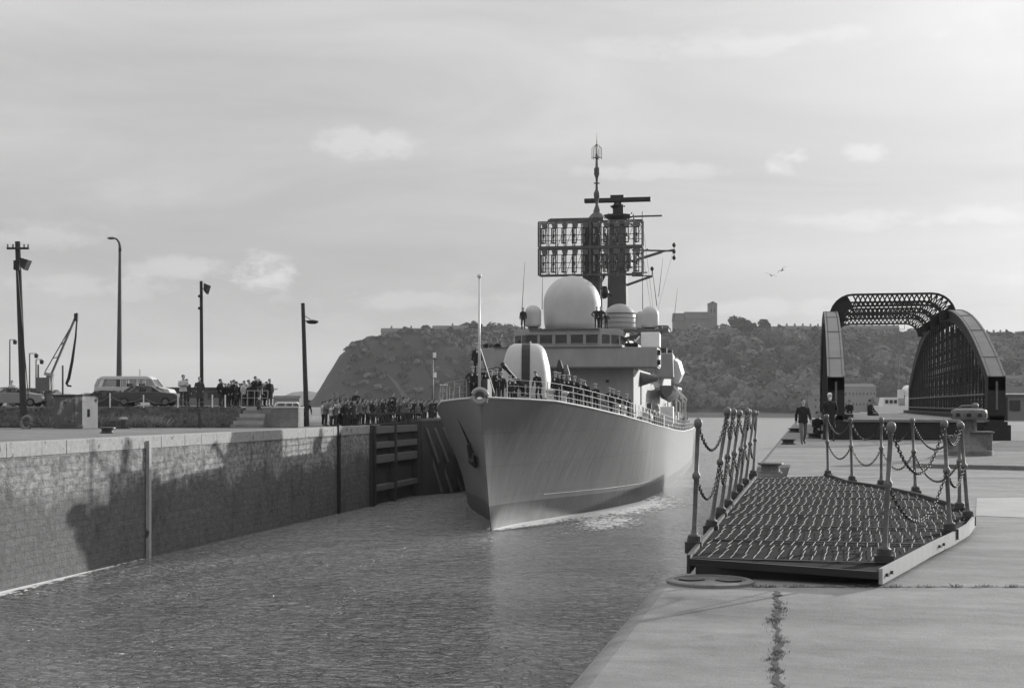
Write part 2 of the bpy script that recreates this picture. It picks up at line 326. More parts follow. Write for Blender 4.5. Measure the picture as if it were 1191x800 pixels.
def pavemat(name, g, sc, slab=None):
    m = bpy.data.materials.new(name); m.use_nodes = True; t = m.node_tree; b = t.nodes['Principled BSDF']; b.inputs['Roughness'].default_value = .8; b.inputs['Specular IOR Level'].default_value = .35
    c = t.nodes.new('ShaderNodeTexCoord')
    def nn(s, det, st=(1, 1, 1), rg=.6):
        mp = t.nodes.new('ShaderNodeMapping'); mp.inputs['Scale'].default_value = st; t.links.new(c.outputs['Object'], mp.inputs[0])
        n = t.nodes.new('ShaderNodeTexNoise'); n.inputs['Scale'].default_value = s; n.inputs['Detail'].default_value = det; n.inputs['Roughness'].default_value = rg; t.links.new(mp.outputs[0], n.inputs[0]); return n.outputs[0]
    big = nn(.4, 5, (.6, 2.2, 1)); mid = nn(2.4, 9, (1, 1.3, 1), .72); fine = nn(70.0, 4, (1, 1, 1), .8)
    v = mth(t, 'ADD', g, mth(t, 'MULTIPLY', mth(t, 'SUBTRACT', big, .5), g*1.5))
    v = mth(t, 'ADD', v, mth(t, 'MULTIPLY', mth(t, 'SUBTRACT', mid, .5), g*1.2))
    v = mth(t, 'ADD', v, mth(t, 'MULTIPLY', mth(t, 'SUBTRACT', fine, .5), g*1.4))
    st = mth(t, 'MULTIPLY', mth(t, 'SUBTRACT', nn(1.1, 6), .63), 10.0, clamp=True)
    v = mth(t, 'MULTIPLY', v, mth(t, 'SUBTRACT', 1.0, mth(t, 'MULTIPLY', st, .5)))
    cc = t.nodes.new('ShaderNodeCombineColor')
    for i in range(3): t.links.new(v, cc.inputs[i])
    t.links.new(cc.outputs[0], b.inputs['Base Color'])
    bp = t.nodes.new('ShaderNodeBump'); bp.inputs['Distance'].default_value = sc; bp.inputs['Strength'].default_value = .8
    t.links.new(mth(t, 'ADD', mth(t, 'MULTIPLY', mid, 2.5), mth(t, 'MULTIPLY', fine, .8)), bp.inputs['Height']); t.links.new(bp.outputs[0], b.inputs['Normal'])
    return m
M['quay'] = pavemat('quay_concrete', .19, .010)
M['quay2'] = pavemat('rough_quay_surface', .17, .02)
M['earth'] = pavemat('worn_ground', .10, .03)

# ---- right quay: one slab with a recess for the gate (Y 11 to 31), rounded nose
Y0n, Y1n = 11.15, 33.0; XN = -.45
def quay_right():
    prof = [(0.16, 0.0), (.07, -.02), (.02, -.06), (0.0, -.16), (0.0, -8.0)]      # rounded arris, inset from the face
    mb = MB()
    # top sheet pieces and the face swept along the edge line
    edge = [(XR, -25), (XR, Y0n-.12), (XR+.12, Y0n), (XN, Y0n), (XN, Y1n), (XR+.1, Y1n), (XR, Y1n+.1), (XR, 127)]
    ins = [(.16, 0), (.16, -.16), (.0, -.16), (.0, -.16), (0, .16), (0, .16), (.16, .1), (.16, 0)]
    rings = []
    for dx, dz in prof:
        rings.append([(e[0]+i[0]*dx/.16, e[1]+i[1]*dx/.16, dz) for e, i in zip(edge, ins)])
    mb.loft(rings, cap=False, closed=False)
    top = rings[0]
    n = len(top)
    far = [(260, p[1], 0.0) for p in top]
    mb.add(list(top)+far, [(i, i+1, n+i+1, n+i) for i in range(n-1)])
    mb.add([(XR, 127, 0), (260, 127, 0), (260, 127, -8), (XR, 127, -8)], [(0, 1, 2, 3)])
    return mb
structure(quay_right().build('quay_pavement', ['quay'], smooth=True, angle=35))
# joints: thin dark strip slots between slabs (real gaps filled with dirt)
M['dirt'] = mat('joint_dirt', .05, .95, .4, 8.0)
def jitterstrip(p, q, w, n, z=.004, amp=.02):
    p, q = Vector(p), Vector(q); dd = (q-p); nn = Vector((-dd.y, dd.x, 0)).normalized(); A = []; B = []
    for i in range(n+1):
        c = p+dd*i/n + nn*random.uniform(-amp, amp); ww = w*random.uniform(.3, 1.2); A.append((c.x+nn.x*ww, c.y+nn.y*ww, z)); B.append((c.x-nn.x*ww, c.y-nn.y*ww, z))
    return MB().add(A+B, [(i, i+1, n+2+i, n+1+i) for i in range(n)])
structure(jitterstrip(P(868, 10.75), P(1500, 10.75), .018, 160).build('pavement_joint', 'dirt', fix=False))
structure(jitterstrip(P(905, 10.5), P(905, 6.0), .022, 60, amp=.02).build('pavement_joint', 'dirt', fix=False))
for yy, x0 in ((26.6, 975), (31.5, 905), (37.0, 905)):
    structure(jitterstrip(P(x0, yy), P(1300, yy), .03, 60, amp=.01).build('pavement_joint', 'dirt', fix=False))
# pale slab to the right of the walkway, rough kerbed ground by the capstan
structure(MB().add([P(1135, 17.6, .004), P(1330, 16.6, .004), P(1330, 21.3, .004), P(1136, 20.9, .004)], [(0, 1, 2, 3)]).build('pavement_patch', 'concrete', fix=False))
structure(MB().prism([P(1062, 31.0), P(1330, 28.5), P(1330, 40), P(1095, 38.6)], -.2, .09).build('pavement_kerb', 'quay2'))
structure(MB().add([P(1085, 41, .004), P(1400, 41, .004), P(1400, 56, .004), P(1175, 54, .004)], [(0, 1, 2, 3)]).build('ground_patch', 'earth', fix=False))
def tufts(name, pts, hgt, m, label=None, blades=9, spread=.05):
    C = []; V = []; F = []
    for (x, y, z) in pts:
        for _ in range(blades):
            a = random.uniform(0, 2*pi); r = random.uniform(0, spread); bx, by = x+r*cos(a), y+r*sin(a)
            hh = hgt*random.uniform(.4, 1.2); lean = random.uniform(.1, .8)*hh; wv = hgt*.06
            k = len(V); ca, sa = cos(a), sin(a)
            V += [(bx-sa*wv, by+ca*wv, z-.01), (bx+sa*wv, by-ca*wv, z-.01), (bx+ca*lean*.5, by+sa*lean*.5, z+hh*.7), (bx+ca*lean, by+sa*lean, z+hh)]
            F += [(k, k+1, k+2), (k+1, k+3, k+2)]
    me = np_mesh(name, np.array(V), np.array(F), [m]); o = bpy.data.objects.new(name, me); COL.objects.link(o); return stuff(o)
pts = []
for i in range(170):
    tt = random.random()
    if (tt*7) % 1 < .35 and random.random() < .7: continue
    p = P(905+random.gauss(0, 1.5), 10.3-4.2*tt**.8); pts.append((p.x+.03*sin(tt*19)+random.gauss(0, .014), p.y, 0))
tufts('weeds', pts, .014, 'weed', blades=14, spread=.045)
pts = []
for i in range(130):
    px = 868+320*random.random()
    if abs(((px/37) % 1)-.5) < .22: continue
    p = P(px, 10.75+random.gauss(0, .02)); pts.append((p.x, p.y, 0))
tufts('weeds', pts, .022, 'weed', blades=8, spread=.03)

# round iron cover on a low concrete mound at the quay corner
c0 = P(826, 11.0)
cv = thing('mooring_cover', 'round worn iron cover set flat in the quay corner in front of the chained walkway', 'cover', (c0.x, c0.y, 0)); cv.scale = (.86, .86, .86)
MB().lathe([(.40, -.02), (.40, .025), (.37, .035), (.33, .035), (.32, .02), (.02, .025)], n=36).build('frame', 'quay2', cv, smooth=True, angle=40)
for sg in (-1, 1):
    MB().loft([[((.05+.24*k/6)*sg*1.0, .0+.10*sin(pi*k/6)+.02, z) for k in range(7)] + [((.05+.24*(6-k)/6)*sg, -.02-.08*sin(pi*(6-k)/6), z) for k in range(7)] for z in (.028, .036)]).build('lid', 'iron', cv)
# ---- left quay
YG0, YG1 = YW(430, XL), YW(487, XL)
def quay_left():
    mb = MB(); ys = [-25, YG0-.15]
    mb.add([(XL-.75, -25, 0), (XL-.75, 125, 0), (-600, 125, 0), (-600, -25, 0)], [(0, 1, 2, 3)])
    mb.add([(-62, 124.5, -.01), (-62, 640, -.01), (-900, 640, -.01), (-900, 124.5, -.01)], [(0, 1, 2, 3)])
    mb.add([(-62, 125, -.02), (-62, 640, -.02), (-62, 640, -8), (-62, 125, -8)], [(0, 1, 2, 3)])
    mb.add([(-62, 640, -.02), (-900, 640, -.02), (-900, 640, -8), (-62, 640, -8)], [(0, 1, 2, 3)])
    return mb
structure(quay_left().build('quay_ground', 'quay2', fix=False))
wall = thing('lock_wall', 'long stone lock wall with pale granite coping and dark tide stain on the left of the water', 'wall', (XL, 0, 0))
mb = MB(); mb.box((-.6, (YG0-25)/2, -4.3), (1.2, YG0+25, 7.5)); mb.build('masonry_face', 'masonry', wall)
mb = MB(); y = -25.0; 
while y < YG0:
    l = random.choice((1.8, 2.4, 3.0, 3.4)); l = min(l, YG0-y)
    if YG0-y-l < .5: l = YG0-y
    mb.box((-.36+random.uniform(-.012, .012), y+l/2, -.27), (.80, l-.008, .55+random.uniform(-.012, .012))); y += l
mb.build('coping_stone_course', 'coping', wall, bevel=.025)
mb = MB(); mb.box((.10, YW(170.5, XL), -3.0), (.16, .20, 5.6)); mb.build('fender_strip', mat('painted_depth_strip', .36, .8, .4, 3.0, stretch=(1, 1, .5), spots=(3.0, .6, .08)), wall)
mb = MB(); mb.box((.06, YW(393, XL), -2.9), (.16, .34, 6.0)); mb.build('ladder_slot', 'black', wall)
# back part of the wall behind the gate and dolphin
structure(MB().box((XL-1.3, (YG0+125)/2, -4.1), (1.1, 125-YG0, 8.0)).build('quay_wall', 'masonry'))
# ---- lock gate folded in its recess
g = thing('lock_gate', 'dark steel and timber lock gate leaf folded back into its recess in the far wall', 'lock gate', (XL-.1, YG0, 0))
gl = YG1-YG0
mb = MB(); mb.box((-.35, gl/2, -3.2), (.3, gl-.2, 6.0)); mb.build('skin_plate', 'timber', g)
for py, hh in ((499.5, .5), (517, .42), (533, .55), (566, .40)):
    z = H(py, 96); MB().box((.0, gl/2, z), (.44, gl-.1, hh)).build('beam', 'timber_lt', g, bevel=.03)
for yy in (.1, gl*.46, gl-.6, gl-.1): MB().box((.03, yy, -3.1), (.56, .35, 6.2)).build('upright', 'timber', g)
MB().box((.25, .2, -3.0), (.35, .5, 6.0)).build('heel_post', 'black', g)
rl = thing('gate_railing', 'dark slanted handrail with diagonal stays on top of the folded lock gate', 'railing', (XL-.2, YG0, 0))
mb = MB()
for i in range(9):
    y = .3+i*(gl-1)/8
    mb.bar((0, y+1.0, .04), (.05, y, .75), .06, .06)
mb.build('stay', 'timber_lt', rl)
MB().bar((.05, -.2, .78), (.05, gl-.3, .78), .1, .12).bar((-.1, .6, .05), (-.1, gl, .05), .3, .1).build('handrail', 'timber', rl)
# ---- timber dolphin / fendered pier end
dol = thing('timber_dolphin', 'dark timber pier end with slanting fender piles beside the lock gate', 'pier', (XL, YG1, 0))
A = [(-3, 0), (.15, 0), (1.3, 3.0), (1.9, 9.5), (1.0, 14.0), (-3, 15)]; B = [(-3, 0), (.35, 0), (1.9, 3.0), (2.6, 9.8), (1.6, 14.5), (-3, 15.4)]
mb = MB(); mb.loft([[(x, y, 0.12) for x, y in A], [(x, y, -2.6) for x, y in B], [(x, y, -8) for x, y in B]]); mb.build('pier_body', 'timber', dol)
MB().prism([(x+.05, y) for x, y in A], .125, .3).build('deck', 'timber_lt', dol)
def polyat(Pl, tt):
    Pl = Pl[1:5]; k = min(int(tt), 2); f_ = tt-k; return Vector((Pl[k][0]+(Pl[k+1][0]-Pl[k][0])*f_, Pl[k][1]+(Pl[k+1][1]-Pl[k][1])*f_, 0))
for row, (z0, z1) in enumerate(((-.4, -3.0), (-2.2, -5.3))):
    for i in range(7):
        tt = .15+i*.33+row*.12
        p = polyat(A, min(2.9, tt)); q = polyat(B, min(2.95, tt+.28)); p.z = z0; q.z = z1; p.x += .14; q.x += .16
        MB().bar(p, q, .16, .2).build('fender_pile', 'timber_lt', dol)
# foam along the left wall and at the stem, glittering disturbed water
M['foam'] = None
def foammat():
    m = bpy.data.materials.new('white_foam'); m.use_nodes = True; t = m.node_tree; b = t.nodes['Principled BSDF']; b.inputs['Base Color'].default_value = (.8, .8, .8, 1); b.inputs['Roughness'].default_value = .5
    c = t.nodes.new('ShaderNodeTexCoord'); mp = t.nodes.new('ShaderNodeMapping'); mp.inputs['Scale'].default_value = (1.0, .5, 1); t.links.new(c.outputs['Object'], mp.inputs[0])
    n = t.nodes.new('ShaderNodeTexNoise'); n.inputs['Scale'].default_value = 2.6; n.inputs['Detail'].default_value = 8; n.inputs['Roughness'].default_value = .7; n.inputs['Distortion'].default_value = 1.2; t.links.new(mp.outputs[0], n.inputs[0])
    at = t.nodes.new('ShaderNodeAttribute'); at.attribute_name = 'dens'
    k = mth(t, 'MULTIPLY', mth(t, 'SUBTRACT', mth(t, 'ADD', n.outputs[0], mth(t, 'MULTIPLY', at.outputs['Fac'], .48)), .76), 9.0, clamp=True)
    t.links.new(k, b.inputs['Alpha']); return m
M['foam'] = foammat()
def foam_ribbon(name, pts, nrows=7, z=.02):
    """pts: (x, y, width toward dirx, dir vector) ; dens falls off from the first side"""
    V = []; F = []; dn = []
    for p in pts:
        x, y, wd, dx, dy, k = p
        for j in range(nrows):
            u = j/(nrows-1); V.append((x+dx*wd*u, y+dy*wd*u, WATER+z+.012*sin(j*2+x))); dn.append(k*(1-u)**.8 if j else k)
    for i in range(len(pts)-1):
        for j in range(nrows-1): a = i*nrows+j; F.append((a, a+1, a+nrows+1, a+nrows))
    me = bpy.data.meshes.new(name); me.from_pydata(V, [], F); me.materials.append(M['foam'])
    at = me.attributes.new('dens', 'FLOAT', 'POINT'); at.data.foreach_set('value', dn)
    o = bpy.data.objects.new(name, me); COL.objects.link(o); return stuff(o)
foam_ribbon('foam', [(XL+.02, 36+i*.5, 1.5-.9*i/41, 1, 0, 1.25-.65*(i/41)**2) for i in range(42)])

# ---- bank on the left quay, with upper ground
DB = 84.0
def bankpt(px, D, z): return P(px, D, z)
mb = MB(); cols = list(range(-420, 281, 10)); prof = [(DB, 0), (DB+.5, .35), (DB+1.2, .9), (DB+1.8, 1.2), (DB+3, 1.26), (DB+8, 1.27), (DB+40, 1.27), (DB+120, 1.25), (DB+300, 1.15)]
rows = []
for D, z in prof:
    rows.append([P(px, D + (random.uniform(-.15, .15) if D < DB+2 else 0), z+(random.uniform(-.05, .05) if .3 < z < 1.25 else 0)) for px in cols])
mb.loft(rows, cap=False, closed=False)
# right flank drops to the quay behind the steps
structure(mb.build('grass_bank', 'grass', smooth=True, fix=False))
structure(MB().add([P(280, DB, 0), P(280, DB, 1.2), P(318, DB+3.5, 1.26), P(318, DB+3.5, 0)], [(0, 1, 2, 3)]).build('bank_flank', 'grass'))
structure(MB().add([P(280, DB+1.8, 1.262), P(340, DB+2.6, 1.262), P(345, DB+14, 1.262), P(270, DB+40, 1.262), P(200, DB+40, 1.262)], [(0, 1, 2, 3, 4)]).build('upper_ground', 'earth', fix=False))
pts = []
for i in range(1500):
    px = random.uniform(-10, 276); D = DB+random.uniform(-.6, 1.9); z = max(0, interp(D, [p[0] for p in prof], [p[1] for p in prof])); p = P(px, D, z); pts.append((p.x, p.y, z))
tufts('bank_grass', pts, .15, 'grass', blades=9, spread=.3)
pts = []
for cx, cn, sp in ((158, 60, 14), (118, 25, 12), (92, 25, 16), (66, 14, 6), (175, 25, 10)):
    for i in range(cn):
        px = random.gauss(cx, sp); D = DB+random.uniform(-1.0, .4); p = P(px, D, .0); pts.append((p.x, p.y, max(0, (D-DB)*.7)))
tufts('dry_grass', pts, .62, 'drygrass', blades=12, spread=.25)
# steps and concrete block
stp = thing('quay_steps', 'stone steps climbing the bank between the dark grass and the concrete block', 'steps', P(289, DB-1.0))
stp.rotation_euler = (0, 0, TH)
for i in range(6):
    MB().box((-.1+.06*i, .35*i, (.21*(i+1))/2), (1.9-.12*i, .5, .21*(i+1)), ).build('step', 'concrete' if i % 2 else 'quay2', stp)
blk = thing('concrete_block', 'large plain concrete block at the top of the quay steps', 'block', P(326, DB+.2), TH)
MB().box((0, .9, .58), (2.25, 2.2, 1.16)).build('lower_course', 'quay2', blk, bevel=.03)
MB().box((0, .9, 1.205), (2.3, 2.25, .09)).build('cap_slab', 'concrete', blk, bevel=.02)
# ================================================================ FAR HILLS
RX = [60, 300, 340, 366, 374, 384, 394, 402, 430, 455, 500, 560, 600, 640, 780, 860, 900, 980, 1060, 1120, 1191, 1300, 1500, 1800, 2100]
RY = [500, 500, 488, 464, 450, 432, 414, 404.5, 397, 392, 388, 387, 387, 386, 388, 389, 388, 388, 392, 390, 391, 394, 400, 405, 440]
def ridge(px): return interp(px, RX, RY)
rng = np.random.RandomState(3)
def sn(x, k=0):   # smooth pseudo noise
    return sin(x*.083+k)*.5+sin(x*.031+k*2.3)*.8+sin(x*.19+k*.7)*.3
D0, D1, D2 = 735.0, 905.0, 1300.0
def cliffness(px): return max(0.0, min(1.0, (600-px)/90))     # 1 on the bare headland, 0 on the wooded slope
def hillz(px, D):
    cl = cliffness(px); zr = H(ridge(px), D1*(1-cl)+(D0+54)*cl)
    t = (D-D0)/(D1-D0)
    if t <= 0: return WATER-.2
    tt = min(1, t)
    soft = (tt**.85*.75+.25*tt**2)
    hard = min(1, tt*3.2)**.75
    s = soft*(1-cl)+hard*cl
    z = WATER + (zr-WATER)*s
    z += (1-abs(2*tt-1))*(2.6*sn(px*1.6+D*.3, 1)+1.6*sn(px*4+D, 5))*(1-cl*.6)
    if t > 1: z = zr + min(6, (t-1)*10)*.3 - max(0, t-2)*10
    return z
cols = list(range(60, 2100, 5)); Ds = [D0-2]+[D0+2+(D1-D0)*(i/26) for i in range(27)]+[D1+40, D1+120, D2]
rows = [[P(px, D, hillz(px, D)) for px in cols] for D in Ds]
M['cliff'] = mat('wooded_cliff', .024, .95, .8, .06, .5, stretch=(1, 1, .35), spots=(.05, .6, .05))
hl = structure(MB().loft(rows, cap=False, closed=False).build('hill', 'cliff', smooth=True, fix=False))
# pale scree streak on the headland
V = []
for i in range(9):
    t = i/8; px = 450+24*t; D = D0+22-17*t
    z = hillz(px, D)+.5; w_ = .6+4.5*t
    a = P(px-w_*.7, D, 0); b_ = P(px+w_, D, 0); V += [(a.x, a.y, hillz(px-w_*.7, D)+.6), (b_.x, b_.y, hillz(px+w_, D)+.6)]
M['scree'] = mat('pale_scree', .075, .95, .5, .3)
structure(MB().add(V, [(2*i, 2*i+1, 2*i+3, 2*i+2) for i in range(8)]).build('rock_scree', 'scree', fix=False))
# shore strip at the foot of the hill and low far land on the left
M['shore'] = mat('shore_mud', .09, .9, .5, .1)
cols2 = list(range(330, 2100, 20)); 
structure(MB().loft([[P(px, 700+8*sn(px, 3), WATER-.1) for px in cols2], [P(px, 726, WATER+1.2) for px in cols2], [P(px, D0+14, WATER+3.0) for px in cols2]], cap=False, closed=False).build('shore', 'shore', smooth=True, fix=False))
rows = []
cols3 = list(range(-500, 400, 10))
for D, k in ((2600, 0), (2700, .5), (3000, 1), (3600, .9)):
    rows.append([P(px, D, WATER+k*(27+5*sn(px*1.3, 2)+(6 if px > 330 else 0))) for px in cols3])
structure(MB().loft(rows, cap=False, closed=False).build('far_hills', 'cliff', smooth=True, fix=False))
# ---- woodland covering the slope (one mass nobody could count)
def crownpts(c, r, n, rg, flat=.8):
    d = rg.normal(size=(n, 3)); d /= np.linalg.norm(d, axis=1)[:, None]; d[:, 2] = np.abs(d[:, 2])*1.0-.15
    lob = 1+.25*np.sin(d[:, 0]*5+c[0])*np.cos(d[:, 1]*4+c[1])
    rr = r*(.78+.3*rg.rand(n))*lob
    return np.array(c)[None, :]+d*rr[:, None]*np.array([1, 1, flat])
VV = []; FF = []; MM = []; off = 0
M['leaf_a'] = mat('mid_foliage', .10, .9, .5, .08); M['leaf_b'] = mat('deep_foliage', .028, .9, .5, .08)
cc = []
for i in range(3900):
    px = (rng.uniform(392, 1750) if rng.rand() > .3 else rng.uniform(385, 620)); t = rng.rand()**.9; cl = cliffness(px)
    if cl > .5 and t < .30 and rng.rand() < .72: continue
    if px < 405 and t > .24: continue
    D = D0+6+(D1-D0)*t
    if 985 < px < 1062 and t < .10: continue
    p = P(px, D, 0); r = rng.uniform(4.0, 9.5)*(.8+.4*rng.rand()) if cl < .5 else rng.uniform(1.2, 2.8)
    if t > .86 and cl < .5: r = rng.uniform(1.8, 3.4)
    z = hillz(px, D)+r*.35
    cc.append((p.x, p.y, z, r))
for x, y, z, r in cc:
    n = int(40+r*r*3.2)
    C = crownpts((x, y, z), r, n, rng)
    v, f = leafquads(C, .85+.03*r, (C-np.array([x, y, z-r*.3])), rng); VV.append(v); FF.append(f+off); off += len(v); MM.append(np.full(len(f), rng.randint(0, 3)))
me = np_mesh('woodland', np.concatenate(VV), np.concatenate(FF), ['leaf', 'leaf_a', 'leaf_b'], midx=np.concatenate(MM)); o = bpy.data.objects.new('woodland', me); COL.objects.link(o); stuff(o)
# ---- skyline and nearer trees one can tell apart
def make_tree(seed, r, hgt, mname='leaf_dk'):
    rg = np.random.RandomState(seed); me_c = []
    t = thing('broadleaf_tree', 'tree', 'tree', (0, 0, 0), group='trees standing along the ridge of the far hill')
    mb = MB(); mb.tube((0, 0, -1), (0, 0, hgt*.55), .035*hgt, .018*hgt, 7)
    for k in range(5):
        a = rg.uniform(0, 6.28); mb.tube((0, 0, hgt*(.3+.05*k)), (r*.6*cos(a), r*.6*sin(a), hgt*(.55+.08*k)), .014*hgt, .005*hgt, 5)
    mb.build('trunk', 'bark', t)
    Cs = []
    for k in range(11):
        a = rg.uniform(0, 6.28); q = rg.uniform(0, .62)*r; zc = hgt*rg.uniform(.45, .82); rr = r*rg.uniform(.34, .55)
        d = rg.normal(size=(105, 3)); d /= np.linalg.norm(d, axis=1)[:, None]
        Cs.append(np.array([q*cos(a), q*sin(a), zc])+d*rr*(.6+.45*rg.rand(105))[:, None]*np.array([1, 1, .85]))
    v, f = leafquads(np.concatenate(Cs), .05*hgt, None, rg)
    me = np_mesh('crown', v, f, [mname]); o = bpy.data.objects.new('crown', me); COL.objects.link(o); o.parent = t
    return t
protos = [make_tree(1, 5.5, 12), make_tree(2, 4.5, 10), make_tree(3, 6.5, 12), make_tree(4, 3.4, 9)]
spec = [(421, 398, 1, .5, 'small bush-like tree on the left end of the headland skyline'),
        (471, 380, 1, .6, 'tree just right of the long leftmost house on the headland'), (496, 378, 0, .75, 'dark round tree between the two longest headland houses'),
        (503, 381, 3, .7, 'small tree against the left gable of the second headland house'), (524, 379, 3, .8, 'narrow tree in front of the middle headland roof'),
        (533, 383, 1, .6, 'low tree right of the middle headland roof'), (551, 372, 3, 1.0, 'slim upright tree standing above the headland roofs beside the flagstaff'),
        (575, 381, 1, .7, 'tree between the headland roofs and the ship bridge'), (582, 380, 3, .8, 'small tree with pointed top left of the ship bridge roof'),
        (768, 383, 1, .8, 'tree just left of the church on the ridge'), (775, 378, 0, .8, 'tree touching the left end of the church'),
        (842, 377, 1, .8, 'small pale tree at the foot of the church tower'), (857, 369, 2, 1.05, 'large round dark tree right of the church'),
        (866, 372, 0, .9, 'second dark rounded tree close right of the largest ridge tree'), (875, 376, 1, .85, 'mid-sized rounded tree left of the pale ridge tree'), (891, 371, 0, .9, 'tall open tree on the ridge before the terraces begin'),
        (907, 377, 3, .8, 'small tree in front of the left end of the long terrace'), (948, 378, 3, .7, 'small tree against the terrace just left of the bridge truss'),
        (1052, 386, 1, .9, 'tree right of the terrace seen under the bridge portal'), (1060, 383, 3, 1, 'pointed tree right of the terrace under the bridge portal'),
        (1066, 381, 1, .8, 'tree close against the far end of the right bridge truss'), (1130, 386, 1, .7, 'tree at the left end of the rightmost terrace'),
        (1020, 433, 2, 1.5, 'big pale rounded tree on the slope seen through the bridge opening'), (1003, 425, 0, 1.3, 'large tree left of the biggest slope tree in the bridge opening'),
        (1042, 430, 2, 1.25, 'large rounded tree right of the biggest slope tree in the bridge opening'), (1036, 412, 0, 1.2, 'tree high on the slope under the middle of the bridge portal'), (920, 405, 2, 1.2, 'large rounded tree on the slope left of the bridge truss'),
        (1172, 420, 2, 1.2, 'large tree on the slope beyond the right end of the bridge')]
for i, (px, ytop, k, sc_, lb) in enumerate(spec):
    onslope = ytop > 400
    D = (D0+60 if ytop > 415 else D0+105) if onslope else D1-6
    hh = [12, 10, 12, 9][k]*sc_*.95
    z = H(ytop, D)-hh
    first = not any(protos[k].get('used') for _ in (0,))
    p = P(px, D, z)
    if first: o = protos[k]; o['used'] = 1; o.location = p; o['label'] = lb
    else: o = dup(protos[k], p, None, lb)
    o.scale = (sc_, sc_, sc_); o.rotation_euler = (0, 0, i*1.3)
for p_ in protos:
    if 'used' in p_: del p_['used']
for o in list(COL.objects):
    if o.name.startswith('broadleaf_tree') and 'used' in o: del o['used']
# ---- houses and church on the ridge
def house(px0, px1, ytop, ybot, label, D=D1+4, name='terraced_house', roof=.45, depth=9, chim=0, win=0, m='facade', gable=False, rz=0, cat='house', base=6):
    a = P(px0, D); b_ = P(px1, D); Lw = (b_-a).length; z0 = H(ybot, D); z1 = H(ytop, D)
    t = thing(name, label, cat, ((a.x+b_.x)/2, (a.y+b_.y)/2, z0), TH+rz)
    he = (z1-z0)*(1-roof)
    MB().box((0, depth/2, (he-base)/2), (Lw, depth, he+base)).build('wall', m, t)
    rise = (z1-z0)*roof
    mb = MB()
    if rise > 0:
        o_ = .3
        if gable: mb.extrude([(-Lw/2-o_, -o_, he+.01), (Lw/2+o_, -o_, he+.01), (0, -o_, he+rise)], (0, depth+2*o_, 0))
        else: mb.extrude([(-Lw/2-o_, -o_, he+.01), (-Lw/2-o_, depth/2, he+rise), (-Lw/2-o_, depth+o_, he+.01)], (Lw+2*o_, 0, 0))
        rf = mb.build('roof', 'slate', t)
        for k in range(chim):
            x = -Lw/2+Lw*(k+.5)/chim
            MB().box((x, depth/2, he+rise+.4), (1.1, .8, 1.8)).tube((x-.3, depth/2, he+rise+1.2), (x-.3, depth/2, he+rise+1.8), .13).tube((x+.3, depth/2, he+rise+1.2), (x+.3, depth/2, he+rise+1.8), .13).build('chimney', 'facade', rf)
    for r in range(1 if he < 4.5 else 2):
        for k in range(win):
            x = -Lw/2+Lw*(k+.5)/win; z = he*(.5 if he < 4.5 else (.28+.44*r))
            wd = MB().box((x, -.02, z), (min(1.1, Lw/win*.4), .12, 1.3)).build('window', 'glass', t)
    return t
house(443, 489, 381, 392, 'long hipped house at the left end of the headland skyline', win=8, chim=2, roof=.4, m='facade_lt', depth=12, name='headland_house')
house(503, 549, 378, 391, 'long low house with the highest plain roof on the headland', win=8, chim=1, roof=.35, depth=12, name='headland_house')
house(534, 552, 374.5, 388, 'small headland house with a pitched gable above its neighbours', win=2, gable=True, roof=.3, D=D1+20, m='facade_lt', name='headland_house')
house(554, 577, 379, 391, 'low roof right of the slim upright headland tree', win=3, roof=.5, chim=0, name='headland_house')
for i, (a, b_, y) in enumerate(((577, 584, 375), (584, 591, 376), (592, 599, 377))):
    house(a, b_, y, 388, ['leftmost gabled villa', 'middle gabled villa', 'rightmost gabled villa'][i]+' of the three beside the ship bridge roof', gable=True, win=1, roof=.55, depth=9, name='gabled_villa')
# church
ch = thing('church', 'large dark church with square tower on the ridge right of the ship', 'church', P(805, D1, H(392, D1)), TH)
def X_(px): return (px-805)/F_PX*D1
zb = H(392, D1)
def Zc(py): return H(py, D1)-zb
MB().box(((X_(797)+X_(825))/2, 6, Zc(371)/2-3), (X_(825)-X_(797), 11, Zc(371)+6)).build('nave', 'facade', ch)
rf = MB().extrude([(X_(797), -.0, Zc(371)), (X_(797), 6, Zc(362)), (X_(797), 12, Zc(371))], (X_(825)-X_(797), 0, 0)).build('nave_roof', 'slate', ch)
MB().box(((X_(784)+X_(797))/2, 6, Zc(373)/2-3), (X_(797)-X_(784), 9, Zc(373)+6)).build('chancel', 'facade', ch)
MB().extrude([(X_(783.5), 1, Zc(373)), (X_(783.5), 6, Zc(363.5)), (X_(783.5), 11, Zc(373))], (X_(797)-X_(783.5), 0, 0)).build('chancel_roof', 'slate', ch)
MB().box(((X_(800)+X_(823))/2, -1.5, Zc(380)/2-3), (X_(823)-X_(800), 4, Zc(380)+6)).build('aisle', 'facade', ch)
for k in range(5): MB().box((X_(802.5+k*4.3), -3.55, Zc(384)), (1.0, .12, 2.2)).build('window', 'glass', ch)
tw = MB().box(((X_(825)+X_(835))/2, 6, Zc(353)/2-3), (X_(835)-X_(825), 5.6, Zc(353)+6)).build('tower', 'facade', ch)
mb = MB(); x0, x1 = X_(825), X_(835); MB().prism([(x0-.1, 3.1), (x1+.1, 3.1), (x1+.1, 8.9), (x0-.1, 8.9)], Zc(353)+.005, Zc(352)).build('parapet', 'facade', tw)
MB().extrude([((x0+.4), 3.6, Zc(352)), ((x0+x1)/2, 3.6, Zc(349.8)), (x1-.4, 3.6, Zc(352))], (0, 4.8, 0)).build('saddleback_roof', 'slate', tw)
for sx in (-1, 1): MB().box(((x0+x1)/2+sx*1.1, 3.15, Zc(361)), (.7, .2, 2.6)).build('belfry_window', 'black', tw)
